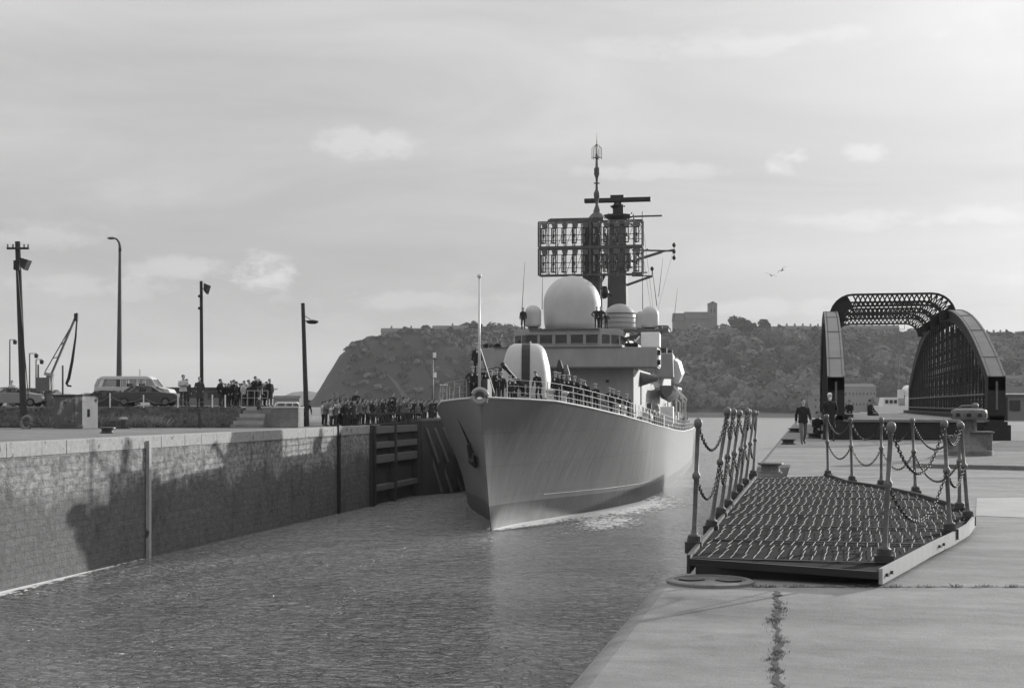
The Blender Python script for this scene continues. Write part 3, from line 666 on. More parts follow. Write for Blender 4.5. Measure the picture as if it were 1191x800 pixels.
# terraces on the right
for i, (a, b_, y, yb, n, lb) in enumerate(((882, 912, 379, 388, 3, 'short terrace with chimneys left of the long ridge terrace'), (912, 940, 378.5, 388, 3, 'terrace with four chimneys between the short terrace and the bridge truss'),
      (940, 975, 379, 388, 4, 'terrace partly hidden behind the left bridge truss'), (975, 1012, 378, 387, 4, 'left half of the long terrace seen under the bridge portal'), (1012, 1046, 378, 387, 4, 'right half of the long terrace seen under the bridge portal'),
      (1139, 1178, 386, 397, 5, 'terrace with chimneys on the ridge right of the bridge arch'), (1179, 1230, 388, 398, 5, 'terrace at the right end of the ridge'))):
    house(a, b_, y, yb, lb, win=n*2, chim=n, roof=.42, name='ridge_terrace', cat='terrace')
for i, (a, b_, y, yb, D) in enumerate(((1140, 1168, 414, 424, 800), (1166, 1200, 436, 447, 770), (1120, 1150, 428, 436, 790))):
    house(a, b_, y, yb, ['pale house row halfway up the slope right of the bridge', 'low pale house row near the foot of the slope at the right edge', 'small house row behind the right bridge truss'][i], D=D, win=5, chim=3, roof=.4, m='facade_lt', name='slope_house', base=12)
house(982, 1019, 446, 478, 'large pale flat-fronted building at the foot of the hill seen through the bridge', D=700, win=9, chim=0, roof=.12, m='facade_lt', name='dock_warehouse', cat='building', depth=16, base=4)
house(946, 962, 452, 478, 'pale narrow building at the foot of the hill beside the left bridge truss', D=700, win=3, chim=1, roof=.3, m='facade', name='dock_house', depth=12, base=4)
house(1020, 1068, 462, 480, 'low warehouse behind the white boat seen through the bridge', D=690, win=8, chim=0, roof=.4, m='facade', name='dock_warehouse', cat='building', depth=16, base=4)
# railings line: little pale posts along the path half way up the slope
# ---- haze box (everything inside; sky outside)
hz = MB().box((0, 1950, 65), (9000, 4500, 160)).build('haze', [], None); hz.data.materials.clear()
m = bpy.data.materials.new('haze_air'); m.use_nodes = True; t = m.node_tree
for n in list(t.nodes): t.nodes.remove(n)
o_ = t.nodes.new('ShaderNodeOutputMaterial'); pv = t.nodes.new('ShaderNodeVolumePrincipled'); pv.inputs['Density'].default_value = .00012; pv.inputs['Color'].default_value = (.9, .9, .9, 1); pv.inputs['Anisotropy'].default_value = .2
t.links.new(pv.outputs[0], o_.inputs['Volume']); hz.data.materials.append(m); stuff(hz)
zc = -10.0; hz.location = (0, 0, 0)
# ================================================================ SWING BRIDGE (parked along the right quay)
def DY(D, X): return (D + X*S_)/C_
BXL, BXR = 1.0, 7.1; BY0, BY1 = 57.0, 102.0; BYM = (BY0+BY1)/2; DK = .80
def chz(y):
    t = abs(y-BYM)/((BY1-BY0)/2); return 2.50+3.85*(1-min(1, t)**2.25)
br = thing('swing_bridge', 'dark iron bowstring swing bridge with latticed portal frames parked on the right quay', 'bridge', (0, 0, 0))
ys = [BY0+.0+(BY1-BY0)*i/40 for i in range(41)]
for X in (BXL, BXR):
    side = -1 if X == BXL else 1
    tr = MB()
    # lower chord and end posts
    tr.box((X, BYM, DK-.12), (.55, BY1-BY0, .55))
    for yy in (BY0+.45, BY1-.45): tr.box((X, yy, (DK+2.48)/2), (.66, .9, 2.48-DK))
    # arched box chord (sides) and cover plates
    mb = MB(); rings = []
    for y in ys:
        z = chz(y); rings.append([(X-.31, y, z-.55), (X+.31, y, z-.55), (X+.31, y, z-.03), (X-.31, y, z-.03)])
    mb.loft(rings); ac = mb.build('arch_chord', 'bridge', br)
    mb = MB(); rings = []
    for i, y in enumerate(ys):
        z = chz(y); rings.append([(X-.34, y, z-.028), (X+.34, y, z-.028), (X+.34, y, z+.01), (X-.34, y, z+.01)])
    mb.loft(rings)
    for y in ys[2::4]: mb.box((X, y, chz(y)+.01), (.70, .14, .05))
    for y_, y2_ in zip(ys, ys[1:]):
        for s_ in (-.30, .30): mb.bar((X+s_, y_, chz(y_)+.02), (X+s_, y2_, chz(y2_)+.02), .07, .03)
        for q_ in range(5):
            yy_ = y_+(y2_-y_)*q_/5
            for s_ in (-.24, .24): mb.box((X+s_, yy_, chz(yy_)+.02), (.035, .035, .03))
    mb.build('cover_plate', 'bridge_top', ac)
    mb = tr; y = BY0+1.6; k = 0
    pan = 1.32
    while y < BY1-1.2:
        z = chz(y)-.5
        for s in (-.17, .17): mb.box((X+s, y, (DK+z)/2), (.05, .16, z-DK))
        n = int((z-DK)/.34)
        for j in range(n):
            za = DK+.15+j*.34; mb.bar((X-.17, y, za), (X+.17, y, za+.34 if j % 2 else za+.17), .03, .05)
        y += pan; k += 1
    y = BY0+1.6
    while y < BY1-1.3-2*pan:
        z0_, z1_ = chz(y)-.45, chz(y+2*pan)-.45
        mb.bar((X-.06, y, DK), (X-.06, y+2*pan, z1_), .07, .03); mb.bar((X+.06, y, z0_), (X+.06, y+2*pan, DK), .07, .03)
        y += 2*pan
    mb.build('truss', 'bridge', br)
    for z in (DK+.40, DK+1.0): MB().tube((X-side*.36, BY0+.9, z), (X-side*.36, BY1-.9, z), .035, n=6).build('handrail', 'steel', br)
    # end post panel & foot
    MB().box((X, BY0-.03, 1.75), (.08, .05, 1.1)).build('post_slot', 'steel', br)
    MB().box((X, BY0+.6, .30), (1.0, 1.6, .60)).box((X, BY0+.6, .66), (.8, 1.3, .14)).build('bearing_block', 'bridge', br)
MB().box(((BXL+BXR)/2, BYM, DK-.05), (BXR-BXL-.56, BY1-BY0-.02, .10)).build('deck', 'quay', br)
mb = MB(); mb.box(((BXL+BXR)/2, BY0+.25, .36), (BXR-BXL-.6, .3, .66))
for i in range(12): mb.box(((BXL+BXR)/2, BY0+2+i*3.8, .45), (BXR-BXL-.6, .25, .55))
for x in (2.5, 4.05, 5.6): mb.box((x, BYM, .45), (.3, BY1-BY0-2, .5))
mb.build('deck_girders', 'bridge', br)
for x in (BXL+.55, BXR-.55): MB().box((x, BYM, DK+.10), (.25, BY1-BY0-.1, .2)).build('kerb_beam', 'bridge', br)
for Yp in (73.0, 78.6, 84.0, 89.5):
    z1 = 6.98; r = 1.15; hgt = .58; xl, xr = BXL-.02, BXR+.02; zb = chz(Yp)-.15
    def outline(ins):
        pts = [(xl+ins, Yp, zb)]
        rr = r-ins*.6
        for k in range(7): a = pi-k*pi/12; pts.append((xl+ins+rr+rr*cos(a), Yp, z1-ins-rr+rr*sin(a)))
        for k in range(7): a = pi/2-k*pi/12; pts.append((xr-ins-rr+rr*cos(a), Yp, z1-ins-rr+rr*sin(a)))
        pts.append((xr-ins, Yp, zb)); return pts
    o1, o2 = outline(0), outline(hgt)
    mb = MB()
    for o_ in (o1, o2):
        for a, b_ in zip(o_, o_[1:]): mb.bar(a, b_, .28, .09)
    n = 16; xs = [xl+r+(xr-xl-2*r)*i/n for i in range(n+1)]
    for i in range(n):
        mb.bar((xs[i], Yp-.03, z1-.03), (xs[i+1], Yp-.03, z1-hgt+.03), .065, .07); mb.bar((xs[i], Yp+.03, z1-hgt+.03), (xs[i+1], Yp+.03, z1-.03), .065, .07)
    mb.build('portal_girder', 'bridge', br)
    for sx, o_a, o_b in ((0, o1[:8], o2[:8]), (1, o1[-8:], o2[-8:])):
        mb = MB()
        vs = [(p[0], Yp-.02, p[2]) for p in o_a]+[(p[0], Yp-.02, p[2]) for p in reversed(o_b)]
        
        for q in range(len(o_a)-1):
            if (sx == 0 and q < 6) or (sx == 1 and q > 3): mb.extrude([o_a[q], o_a[q+1], o_b[q+1], o_b[q]], (0, .06, 0))
        if sx == 1:
            for q in range(0, 5): mb.bar(o_a[q], o_b[q+1], .06, .06); mb.bar(o_b[q], o_a[q+1], .06, .06); mb.bar(o_a[q], o_b[q], .05, .06)
        mb.build('corner_gusset', 'bridge', br)
# things at the far end behind: white boat with mast
bt = thing('harbour_boat', 'white harbour boat with a tall slender mast moored beyond the swing bridge', 'boat', P(1037, 240, WATER), TH)
def bx(px): return (px-1037)/F_PX*240
def bz(py): return H(py, 240)-WATER
MB().loft([[(bx(1004), 0, 1.2), (bx(1006), -1.5, .9), (bx(1030), -2.6, .2), (bx(1068), -2.6, .2), (bx(1068), 2.6, .2), (bx(1030), 2.6, .2), (bx(1006), 1.5, .9)], [(bx(1000), 0, bz(479)), (bx(1004), -2, bz(479)), (bx(1030), -3.2, bz(481)), (bx(1070), -3.2, bz(481)), (bx(1070), 3.2, bz(481)), (bx(1030), 3.2, bz(481)), (bx(1004), 2, bz(479))]]).build('hull', 'ship_light', bt)
MB().prism([(bx(1012), -1.8), (bx(1062), -1.8), (bx(1062), 1.8), (bx(1012), 1.8)], bz(481), bz(472)).build('deckhouse', 'ship_light', bt, bevel=.05)
cb = MB().loft([[(bx(1024), -1.6, bz(472)), (bx(1042), -1.6, bz(472)), (bx(1042), 1.6, bz(472)), (bx(1024), 1.6, bz(472))], [(bx(1026), -1.5, bz(462)), (bx(1042), -1.5, bz(462)), (bx(1042), 1.5, bz(462)), (bx(1026), 1.5, bz(462))]]).build('wheelhouse', 'ship_light', bt)
for k in range(3): MB().box((bx(1028.5+5*k), -1.64, bz(467)), (.5, .1, .6)).build('window', 'glass', cb)
MB().tube((bx(1045), 0, bz(472)), (bx(1045), 0, bz(374)), .13, .06).box((bx(1045), 0, bz(383)), (1.9, .1, .08)).box((bx(1045), 0, bz(393)), (1.1, .1, .08)).tube((bx(1052), 0, bz(383)), (bx(1052), 0, bz(374)), .04).build('mast', 'steel', bt)
MB().tube((bx(1055), 0, bz(472)), (bx(1055), 0, bz(455)), .35).ball((bx(1055), 0, bz(454)), .9).build('radome', 'white', bt, smooth=True)
MB().box((bx(1047), -.3, bz(458)), (.9, .9, 1.5)).build('lamp_box', 'ship_light', bt)
# ================================================================ CAPSTAN
cp = thing('capstan', 'large weathered iron capstan with a socketed drumhead standing on the quay before the bridge', 'capstan', P(1127, 36, .09))
k = .0
MB().lathe([(.60, 0), (.60, .12), (.50, .16), (.40, .30), (.30, .42), (.21, .52), (.19, .62), (.18, .82), (.20, .90), (.20, .92)], n=28).build('barrel', 'steel', cp, smooth=True, angle=50)
for a in range(6): MB().box((.17*cos(a*pi/3), .17*sin(a*pi/3), .62), (.06, .06, .5), rz=a*pi/3).build('whelp', 'steel', cp)
dh = MB().lathe([(.20, .925), (.43, .93), (.45, .96), (.45, 1.12), (.43, 1.17), (.30, 1.21), (.16, 1.22), (.1, 1.22)], n=32).build('drumhead', 'steel', cp, smooth=True, angle=40)
for a in range(10): MB().box((.44*cos(a*pi/5+.2), .44*sin(a*pi/5+.2), 1.04), (.05, .11, .09), rz=a*pi/5+.2).build('bar_socket', 'black', dh)
MB().path([(-.25, 0, 1.215), (-.18, 0, 1.27), (.05, .02, 1.28), (.12, 0, 1.235)], .035).ball((.15, 0, 1.27), .09).build('cap_link', 'steel', cp, smooth=True)
MB().box((.30, .02, .30), (.5, .5, .58)).box((.30, -.02, .60), (.58, .56, .05)).box((-.38, .05, .26), (.42, .5, .52)).build('base_housing', 'steel', cp, bevel=.03)
# ================================================================ MOORING BOLLARDS
def bollard(name, label, loc, r, h, grp=None, sq=False):
    t = thing(name, label, 'bollard', loc, group=grp)
    MB().lathe([(r*1.0, 0), (r*1.0, h*.12), (r*.82, h*.2), (r*.76, h*.6), (r*.84, h*.74), (r*.84, h*.78)], n=24).build('post', 'steel' if not sq else 'iron', t, smooth=True, angle=50)
    MB().lathe([(r*1.02, h*.78), (r*1.1, h*.84), (r*1.08, h*.95), (r*.9, h), (.01, h*1.0)], n=24).build('cap', 'steel' if not sq else 'iron', t, smooth=True, angle=50)
    return t
bollard('mooring_bollard', 'squat round mooring bollard right behind the far left corner of the chained walkway', P(896, 28.6), .24, .22)
bollard('mooring_bollard', 'low dark mooring bollard at the quay edge left of the walking man', P(917, 49), .26, .20, sq=True)
bollard('mooring_bollard', 'small dark bollard on the quay between the two men', P(947, 58), .3, .22, sq=True)
bollard('mooring_bollard', 'dark bollard farthest off at the quay edge behind the walking man', P(924, 70), .3, .22, sq=True)
bollard('mooring_bollard', 'squat dark bollard near the edge of the left quay', P(125, 67.5), .36, .30, sq=True)
t = thing('mooring_bollard', 'worn double bollard with a pale knob beside the dry grass tuft on the left quay', 'bollard', P(137, 80))
MB().box((0, 0, .06), (1.3, .5, .12)).tube((-.35, 0, .1), (-.35, 0, .45), .17).tube((.35, 0, .1), (.35, 0, .5), .17).build('post', 'iron', t)
MB().lathe([(.2, .5), (.26, .56), (.2, .66), (.02, .68)], (.35, 0, 0)).build('cap', 'concrete', t)
# ================================================================ CHAINED WALKWAY
WZ = .15; PHN = .09
wk = thing('gate_walkway', 'dark ribbed iron footway with chained stanchions lying along the right quay edge', 'walkway', (0, 0, 0))
def W2(px, py, z): D = (EYE-z)*F_PX/(py-HY); return P(px, D, z)
nl, nr = W2(803, 650, .135), W2(1022, 665.5, .115); fl = W2(880, 556, .15); fr = W2(962, 553, .15)
curve = [W2(985, 561, .15), W2(1012, 565, .15), W2(1040, 570, .15), W2(1070, 577, .15), W2(1100, 586, .15), W2(1122, 594, .15), W2(1131, 603, .15), W2(1124, 612, .14), W2(1105, 623, .13), W2(1080, 635, .125), W2(1052, 650, .12)]
poly = [nl, nr]+list(reversed(curve))+[fr, fl]
poly = [Vector((p.x, p.y, p.z)) for p in poly]
bmv = [(p.x, p.y, p.z) for p in poly]; n = len(poly)
mb = MB(); mb.extrude([(x, y, z-.045) for x, y, z in bmv], (0, 0, .045)); mb.build('deck_plate', 'tread', wk)
# rim channel: pale fascia on the right-hand curve, dark on the rest
mb = MB(); rim = [nr]+list(reversed(curve))[:5]
def pane(a, b_, h0, h1, out=.0, th=.03):
    d = (b_-a).normalized(); nn = Vector((d.y, -d.x, 0)); q = [a+nn*out, b_+nn*out]
    return [(q[0].x, q[0].y, q[0].z+h0), (q[1].x, q[1].y, q[1].z+h0), (q[1].x, q[1].y, q[1].z+h1), (q[0].x, q[0].y, q[0].z+h1)], nn*th
for a, b_ in zip(rim, rim[1:]): pl_, off_ = pane(a, b_, -.09, .03); mb.extrude(pl_, off_)
fa = mb.build('pale_fascia', 'fascia', wk)
mb = MB(); 
for a, b_ in ((rim[0], rim[1]), (rim[2], rim[3])):
    d = (b_-a).normalized(); nn = Vector((d.y, -d.x, 0))
    for u in (.12, .3) if a is rim[0] else (.3, .5): c_ = a+(b_-a)*u+nn*.03; mb.tube(c_+Vector((0, 0, -.03)), c_+nn*.02+Vector((0, 0, -.03)), .014, n=8)
mb.build('bolt', 'iron', fa)
mb = MB(); rest = list(reversed(curve))[5:]+[fr]
for a, b_ in zip(rest, rest[1:]): pl_, off_ = pane(a, b_, -.10, .035); mb.extrude(pl_, off_)
pl_, off_ = pane(fl, nl, -.12, .035); mb.extrude(pl_, off_)
mb.build('rim_channel', 'iron', wk)
pl_, off_ = pane(nl, nr, -.05, .008); MB().extrude(pl_, off_).build('end_plate', 'black', wk)
mb = MB(); a = nl.copy(); b_ = nr.copy(); 
mb.box(((nl.x+nr.x)/2+.0, (nl.y+nr.y)/2+.25, .0), (nr.x-nl.x-.1, .25, .20)); mb.box((nl.x+.25, 18, -.02), (.22, 12.5, .26)); mb.box((nr.x-.2, 17.5, -.0), (.2, 11, .22)); mb.build('support_beam', 'black', wk)
# battens: rows of light lengthwise bars between cross ribs, staggered from row to row
def inside(x, y):
    c_ = False; j = n-1
    for i in range(n):
        xi, yi, xj, yj = poly[i].x, poly[i].y, poly[j].x, poly[j].y
        if (yi > y) != (yj > y) and x < (xj-xi)*(y-yi)/(yj-yi)+xi: c_ = not c_
        j = i
    return c_
mb = MB(); mr = MB(); y = nl.y+.10; row = 0
random.seed(11)
while y < fl.y+.5:
    ln = .38
    lean = .02
    off = (.0, .014, .024, .010)[row % 4]+(.05 if (row//4) % 2 else 0)
    x = -1.6+off
    zt = lambda x_, y_: .122+min(1, max(0, (y_-11)/4))*.028
    while x < 4.2:
        if inside(x-.03, y+.03) and inside(x+.03, y+.03) and inside(x+lean, y+ln-.03) and inside(x+lean-.03, y+ln-.05):
            j = random.uniform(-.005, .005)
            mb.bar((x+j, y+(.04 if row % 4 else .10), zt(x, y)+.006), (x+lean+random.uniform(-.01, .01)+j, y+ln-.012, zt(x, y+ln)+.006), .006, .003)
        x += .095
    xs = [q for q in np.arange(-1.6, 4.2, .02) if inside(q, y)]
    if xs and row % 4 == 0: mr.bar((min(xs)+.01, y, zt(0, y)+.008), (max(xs)-.01, y, zt(0, y)+.003), .035, .008)
    y += ln; row += 1
mb.build('tread_battens', 'strip', wk); mr.build('cross_ribs', 'black', wk)
random.seed(21)
# stanchions with ball tops and mid rings
def stanchion(base, top, rad=.021):
    d = top-base; l = d.length; q = d.to_track_quat('Z', 'Y').to_matrix()
    mb = MB(); mb.lathe([(.055, -.05), (.055, .03), (.05, .035), (.05, .055), (.036, .06), (.028, .10), (rad*1.1, .13), (rad, .22), (rad, l*.56-.035), (rad*1.6, l*.56-.02), (rad*1.75, l*.56), (rad*1.6, l*.56+.02), (rad*.95, l*.56+.035), (rad*.9, l-.05), (rad*1.3, l-.045), (rad*1.7, l-.025), (rad*1.85, l), (rad*1.5, l+.027), (.004, l+.045)], base, 14, R=q)
    o = mb.build('stanchion', 'steel', wk, smooth=True, angle=60)
    MB().lathe([(.060, -.10), (.062, .02), (.058, .07), (.04, .085)], base, 12, R=q).box(base+Vector((0, 0, -.03)), (.15, .13, .10)).build('socket', 'iron', o, smooth=False)
    return base+d*(.56), base+d*.985
Lb = [((807, 632), (812, 491.5)), ((827, 613), (846, 478)), ((838, 598), (853, 479)), ((846.5, 588), (860, 480)), ((853, 578), (869, 478)), ((860, 569), (871, 478.5)), ((867, 562), (877, 480)), ((876, 552), (880, 480))]
def pole_at(b, tp, z=.16):
    base = W2(b[0], b[1], z); D = (EYE-z)*F_PX/(b[1]-HY)
    top = P(tp[0], D, H(tp[1], D)); return base, top
sl = [pole_at(b, t_) for b, t_ in Lb]
Rb = [((963, 552), (961.5, 484)), ((991, 559), (989, 488)), ((1025, 564), (1025, 488)), ((1065, 572), (1061, 489)), ((1116, 592), (1116, 493)), ((1126, 602), (1117.5, 495)), ((1105, 617), (1098, 492.5)), ((1028, 648), (1036.5, 496))]
srr = [pole_at(b, t_) for b, t_ in Rb]
def chain(p, q, sag, link=.055):
    L_c = 0; N_ = 40; pts = []
    for i in range(N_+1):
        t_ = i/N_; c_ = p.lerp(q, t_); c_.z -= sag*4*t_*(1-t_); pts.append(c_)
    # resample to links
    out_ = [pts[0]]; acc = 0
    ln = sum((b_-a).length for a, b_ in zip(pts, pts[1:])); nlk = max(4, int(ln/link)); step = ln/nlk; cur = 0; k_ = 0
    cum = [0]
    for a, b_ in zip(pts, pts[1:]): cum.append(cum[-1]+(b_-a).length)
    def at(s):
        for i in range(len(cum)-1):
            if s <= cum[i+1]+1e-9: return pts[i].lerp(pts[i+1], (s-cum[i])/max(1e-9, cum[i+1]-cum[i]))
        return pts[-1]
    mb = MB()
    for i in range(nlk):
        a, b_ = at(i*step), at((i+1)*step); c_ = (a+b_)/2; t_ = (b_-a).normalized(); up = Vector((0, 0, 1)); s_ = t_.cross(up)
        s_ = s_.normalized() if s_.length > .01 else Vector((1, 0, 0)); u2 = s_.cross(t_); o_ = s_ if i % 2 else u2
        hl_, hw = step*.66, .0135
        ring = [c_+t_*hl_*cos(2*pi*k/8)+o_*hw*sin(2*pi*k/8)*1.1 for k in range(8)]; ring += [ring[0]]
        for a2, b2 in zip(ring, ring[1:]): mb.tube(a2, b2, .0048, n=4, cap=False)
    mb.build('chain', 'chain', wk)
def run(lst, sags):
    att = [stanchion(b, t_) for b, t_ in lst]
    for (m1, t1), (m2, t2), sg in zip(att, att[1:], sags):
        chain(t1, t2, sg); chain(m1, m2, sg*.95)
run(sl, [.30, .28, .26, .26, .24, .24, .28])
run(srr, [.26, .30, .30, .34, .10, .20, .42])
# low buildings and fence at the far right of the quay
sh = thing('quay_shed', 'low grey shed with a pale eaves line beyond the right end of the swing bridge', 'shed', P(1230, 120, 0), TH)
MB().box((0, 3, 1.1), (10.5, 5, 2.2)).build('wall', 'facade_lt', sh); MB().extrude([(-5.5, .2, 2.21), (-5.5, 3, 3.0), (-5.5, 5.8, 2.21)], (11, 0, 0)).build('roof', 'slate', sh)
MB().box((0, .3, 2.3), (10.8, .1, .12)).build('gutter', 'white', sh)
for k in range(3): MB().box((-3.5+k*3, .46, 1.3), (.9, .1, .9)).build('window', 'glass', sh)
MB().box((-4.6, .45, 1.0), (.9, .1, 2.0)).build('door', 'mastdark', sh)
# ================================================================ WARSHIP
PHI = radians(2.2); SX, SY = -16.75, 70.5
ship = thing('warship', 'grey naval destroyer with two radar masts and white domes steaming bow first into the lock', 'ship', (SX, SY, WATER), PHI)
def LS(px, py, a):
    """ship-local (x, y, z) at frame distance a aft of the stem head"""
    u = (px-595.5)/F_PX; dx, dy = -S_+u*C_, C_+u*S_
    D = (a-(SX*sin(PHI)-SY*cos(PHI)))/(-dx*sin(PHI)+dy*cos(PHI))
    X, Y = dx*D, dy*D
    return Vector(((X-SX)*cos(PHI)+(Y-SY)*sin(PHI), a, EYE-WATER-(py-HY)*D/F_PX))
def lx(px, a): return LS(px, 470, a).x
def lz(py, a, px=680): return LS(px, py, a).z
US = [0, .35, .9, 1.8, 3, 5, 7.5, 10, 13, 16, 20, 25, 30, 36, 42, 50, 60, 70, 82, 96, 110, 121]
BD = [.05, .30, .70, 1.35, 2.15, 3.2, 4.0, 4.65, 5.3, 5.9, 6.35, 6.75, 7.0, 7.2, 7.3, 7.4, 7.45, 7.45, 7.3, 7.0, 6.6, 6.2]
BW = [.02, .06, .13, .25, .43, .82, 1.5, 2.25, 3.2, 4.1, 5.1, 6.15, 6.5, 6.8, 7.0, 7.15, 7.25, 7.25, 7.1, 6.7, 6.0, 5.4]
ZDa = [0, 5, 10, 15, 20, 30, 40, 50, 60, 80, 122]; ZD = [7.15, 6.95, 6.55, 6.15, 5.8, 5.25, 4.85, 4.5, 4.25, 4.1, 4.1]
def zdk(a): return interp(a, ZDa, ZD)
def stem(z): return 2.7*(1-min(1, max(-.35, z/7.15)))**1.15 if z < 7.15 else 0
def hb(u, t): return interp(u, US, BW) + (interp(u, US, BD)-interp(u, US, BW))*(max(0, t)**1.3)
TL = [-.22, 0, .06, .13, .19, .26, .36, .48, .6, .72, .84, .93, 1.0]
rings_l = []
US2 = sorted(set(US+[.15, .6, 1.3, 2.4, 4, 6.2, 8.7, 11.5, 14.5, 18, 22.5, 27.5, 33, 39, 46, 55, 65, 76, 89]))
def hullpt(u, t, sgn):
    a = u; zt = zdk(u); z = zt*t; aa = stem(z if t < 1 else zt)*(1-min(1, u/40)) + u
    zt = zdk(aa); z = zt*t
    return (sgn*hb(u, t), aa, z)
mb = MB(); nU = len(US2); nT = len(TL)
for sgn in (-1, 1):
    V = [hullpt(u, t, sgn) for u in US2 for t in TL]; F = []; 
    o0 = len(mb.f)
    fs = [(i*nT+j, (i+1)*nT+j, (i+1)*nT+j+1, i*nT+j+1) for i in range(nU-1) for j in range(nT-1)]
    base = len(mb.v); mb.v += V
    for f_ in fs:
        mb.f.append(tuple(q+base for q in f_)); j = f_[0] % nT; mb.m.append(1 if TL[j+1] <= .19001 else 0)
# stem strip and transom
nn_ = nU*nT
for j in range(nT-1): mb.f.append((j, j+1, nn_+j+1, nn_+j)); mb.m.append(1 if TL[j+1] <= .19001 else 0)
e = (nU-1)*nT
for j in range(nT-1): mb.f.append((e+j, e+j+1, nn_+e+j+1, nn_+e+j)); mb.m.append(0)
# hull plating paint with buckled plates and their slanting ripple shading put into the colour
def hullmat(name, g):
    m = bpy.data.materials.new(name); m.use_nodes = True; t = m.node_tree; b = t.nodes['Principled BSDF']; b.inputs['Roughness'].default_value = .38; b.inputs['Specular IOR Level'].default_value = .5
    c = t.nodes.new('ShaderNodeTexCoord')
    def nn(s, det, st=(1, 1, 1), rot=0):
        mp = t.nodes.new('ShaderNodeMapping'); mp.inputs['Scale'].default_value = st; mp.inputs['Rotation'].default_value = (rot, 0, 0)
        t.links.new(c.outputs['Object'], mp.inputs[0]); n = t.nodes.new('ShaderNodeTexNoise'); n.inputs['Scale'].default_value = s; n.inputs['Detail'].default_value = det; n.inputs['Roughness'].default_value = .55; t.links.new(mp.outputs[0], n.inputs[0]); return n.outputs[0]
    streak = nn(1.0, 3, (.1, 1.0, .34), radians(-26)); fine = nn(2.2, 6, (1, 1, .35)); big = nn(.25, 3)
    v = mth(t, 'MULTIPLY', g, mth(t, 'ADD', .62, mth(t, 'ADD', mth(t, 'MULTIPLY', streak, .20), mth(t, 'ADD', mth(t, 'MULTIPLY', fine, .12), mth(t, 'MULTIPLY', big, .2)))))
    cc = t.nodes.new('ShaderNodeCombineColor')
    for i in range(3): t.links.new(v, cc.inputs[i])
    t.links.new(cc.outputs[0], b.inputs['Base Color'])
    sp = t.nodes.new('ShaderNodeSeparateXYZ'); t.links.new(c.outputs['Object'], sp.inputs[0]); cb = t.nodes.new('ShaderNodeCombineXYZ'); t.links.new(sp.outputs[1], cb.inputs[0]); t.links.new(sp.outputs[2], cb.inputs[1])
    br = t.nodes.new('ShaderNodeTexBrick'); t.links.new(cb.outputs[0], br.inputs[0]); br.inputs['Scale'].default_value = 1; br.inputs['Brick Width'].default_value = 5.2; br.inputs['Row Height'].default_value = 1.75; br.inputs['Mortar Size'].default_value = .02
    for k_, v_ in (('Color1', .96), ('Color2', 1.04), ('Mortar', .80)): br.inputs[k_].default_value = (v_, v_, v_, 1)
    mulc = t.nodes.new('ShaderNodeMix'); mulc.data_type = 'RGBA'; mulc.blend_type = 'MULTIPLY'; mulc.inputs[0].default_value = 1; t.links.new(cc.outputs[0], mulc.inputs[6]); t.links.new(br.outputs[0], mulc.inputs[7]); t.links.new(mulc.outputs[2], b.inputs['Base Color'])
    bp = t.nodes.new('ShaderNodeBump'); bp.inputs['Distance'].default_value = .05; bp.inputs['Strength'].default_value = .8
    t.links.new(mth(t, 'ADD', streak, mth(t, 'MULTIPLY', nn(.55, 2, (1, 1.2, .7)), .6)), bp.inputs['Height']); t.links.new(bp.outputs[0], b.inputs['Normal'])
    return m
M['hull'] = hullmat('hull_grey_plating', .195); M['boot'] = hullmat('dark_boot_topping', .075)
hull = mb.build('hull', ['hull', 'boot'], ship, smooth=True, angle=28)
# deck
mb = MB(); V = []
for u in US2:
    p, q = hullpt(u, 1, -1), hullpt(u, 1, 1); V += [(p[0]+.02, p[1], p[2]-.05), (q[0]-.02, q[1], q[2]-.05)]
mb.add(V, [(2*i, 2*i+1, 2*i+3, 2*i+2) for i in range(nU-1)]); mb.build('weather_deck', 'ship_deck', ship)
# gunwale bar
for sgn in (-1, 1):
    mb = MB(); mb.path([Vector(hullpt(u, 1, sgn))+Vector((0, 0, .02)) for u in US2 if u > .3], .055, 5); mb.build('gunwale', 'ship_light', ship)
# port side rubbing line with a pale stripe above the boot topping
mb = MB(); mb.path([Vector(hullpt(u, .235+.0*u, 1))+Vector((.02, 0, 0)) for u in (7.5, 9, 11, 13, 16, 20, 25, 30)], .022, 4); mb.build('rubbing_line', 'ship', hull)
# bullnose
mb = MB(); R = Matrix.Rotation(pi/2, 3, 'X')
c0 = Vector((-.02, -.12, 7.28))
c0.z = 7.22
ring = [c0+Vector((.37*cos(2*pi*k/20), -.12, .35*sin(2*pi*k/20))) for k in range(21)]
mb.path(ring, .12, 8); bn = mb.build('bullnose', 'ship', ship, smooth=True)
MB().box(c0+Vector((0, .15, 0)), (.7, .12, .68)).build('inner_plate', 'ship_dark', bn)
MB().ball(c0+Vector((0, -.1, -.14)), .17, sz=.6).build('fairlead_roller', 'white', bn, smooth=True)
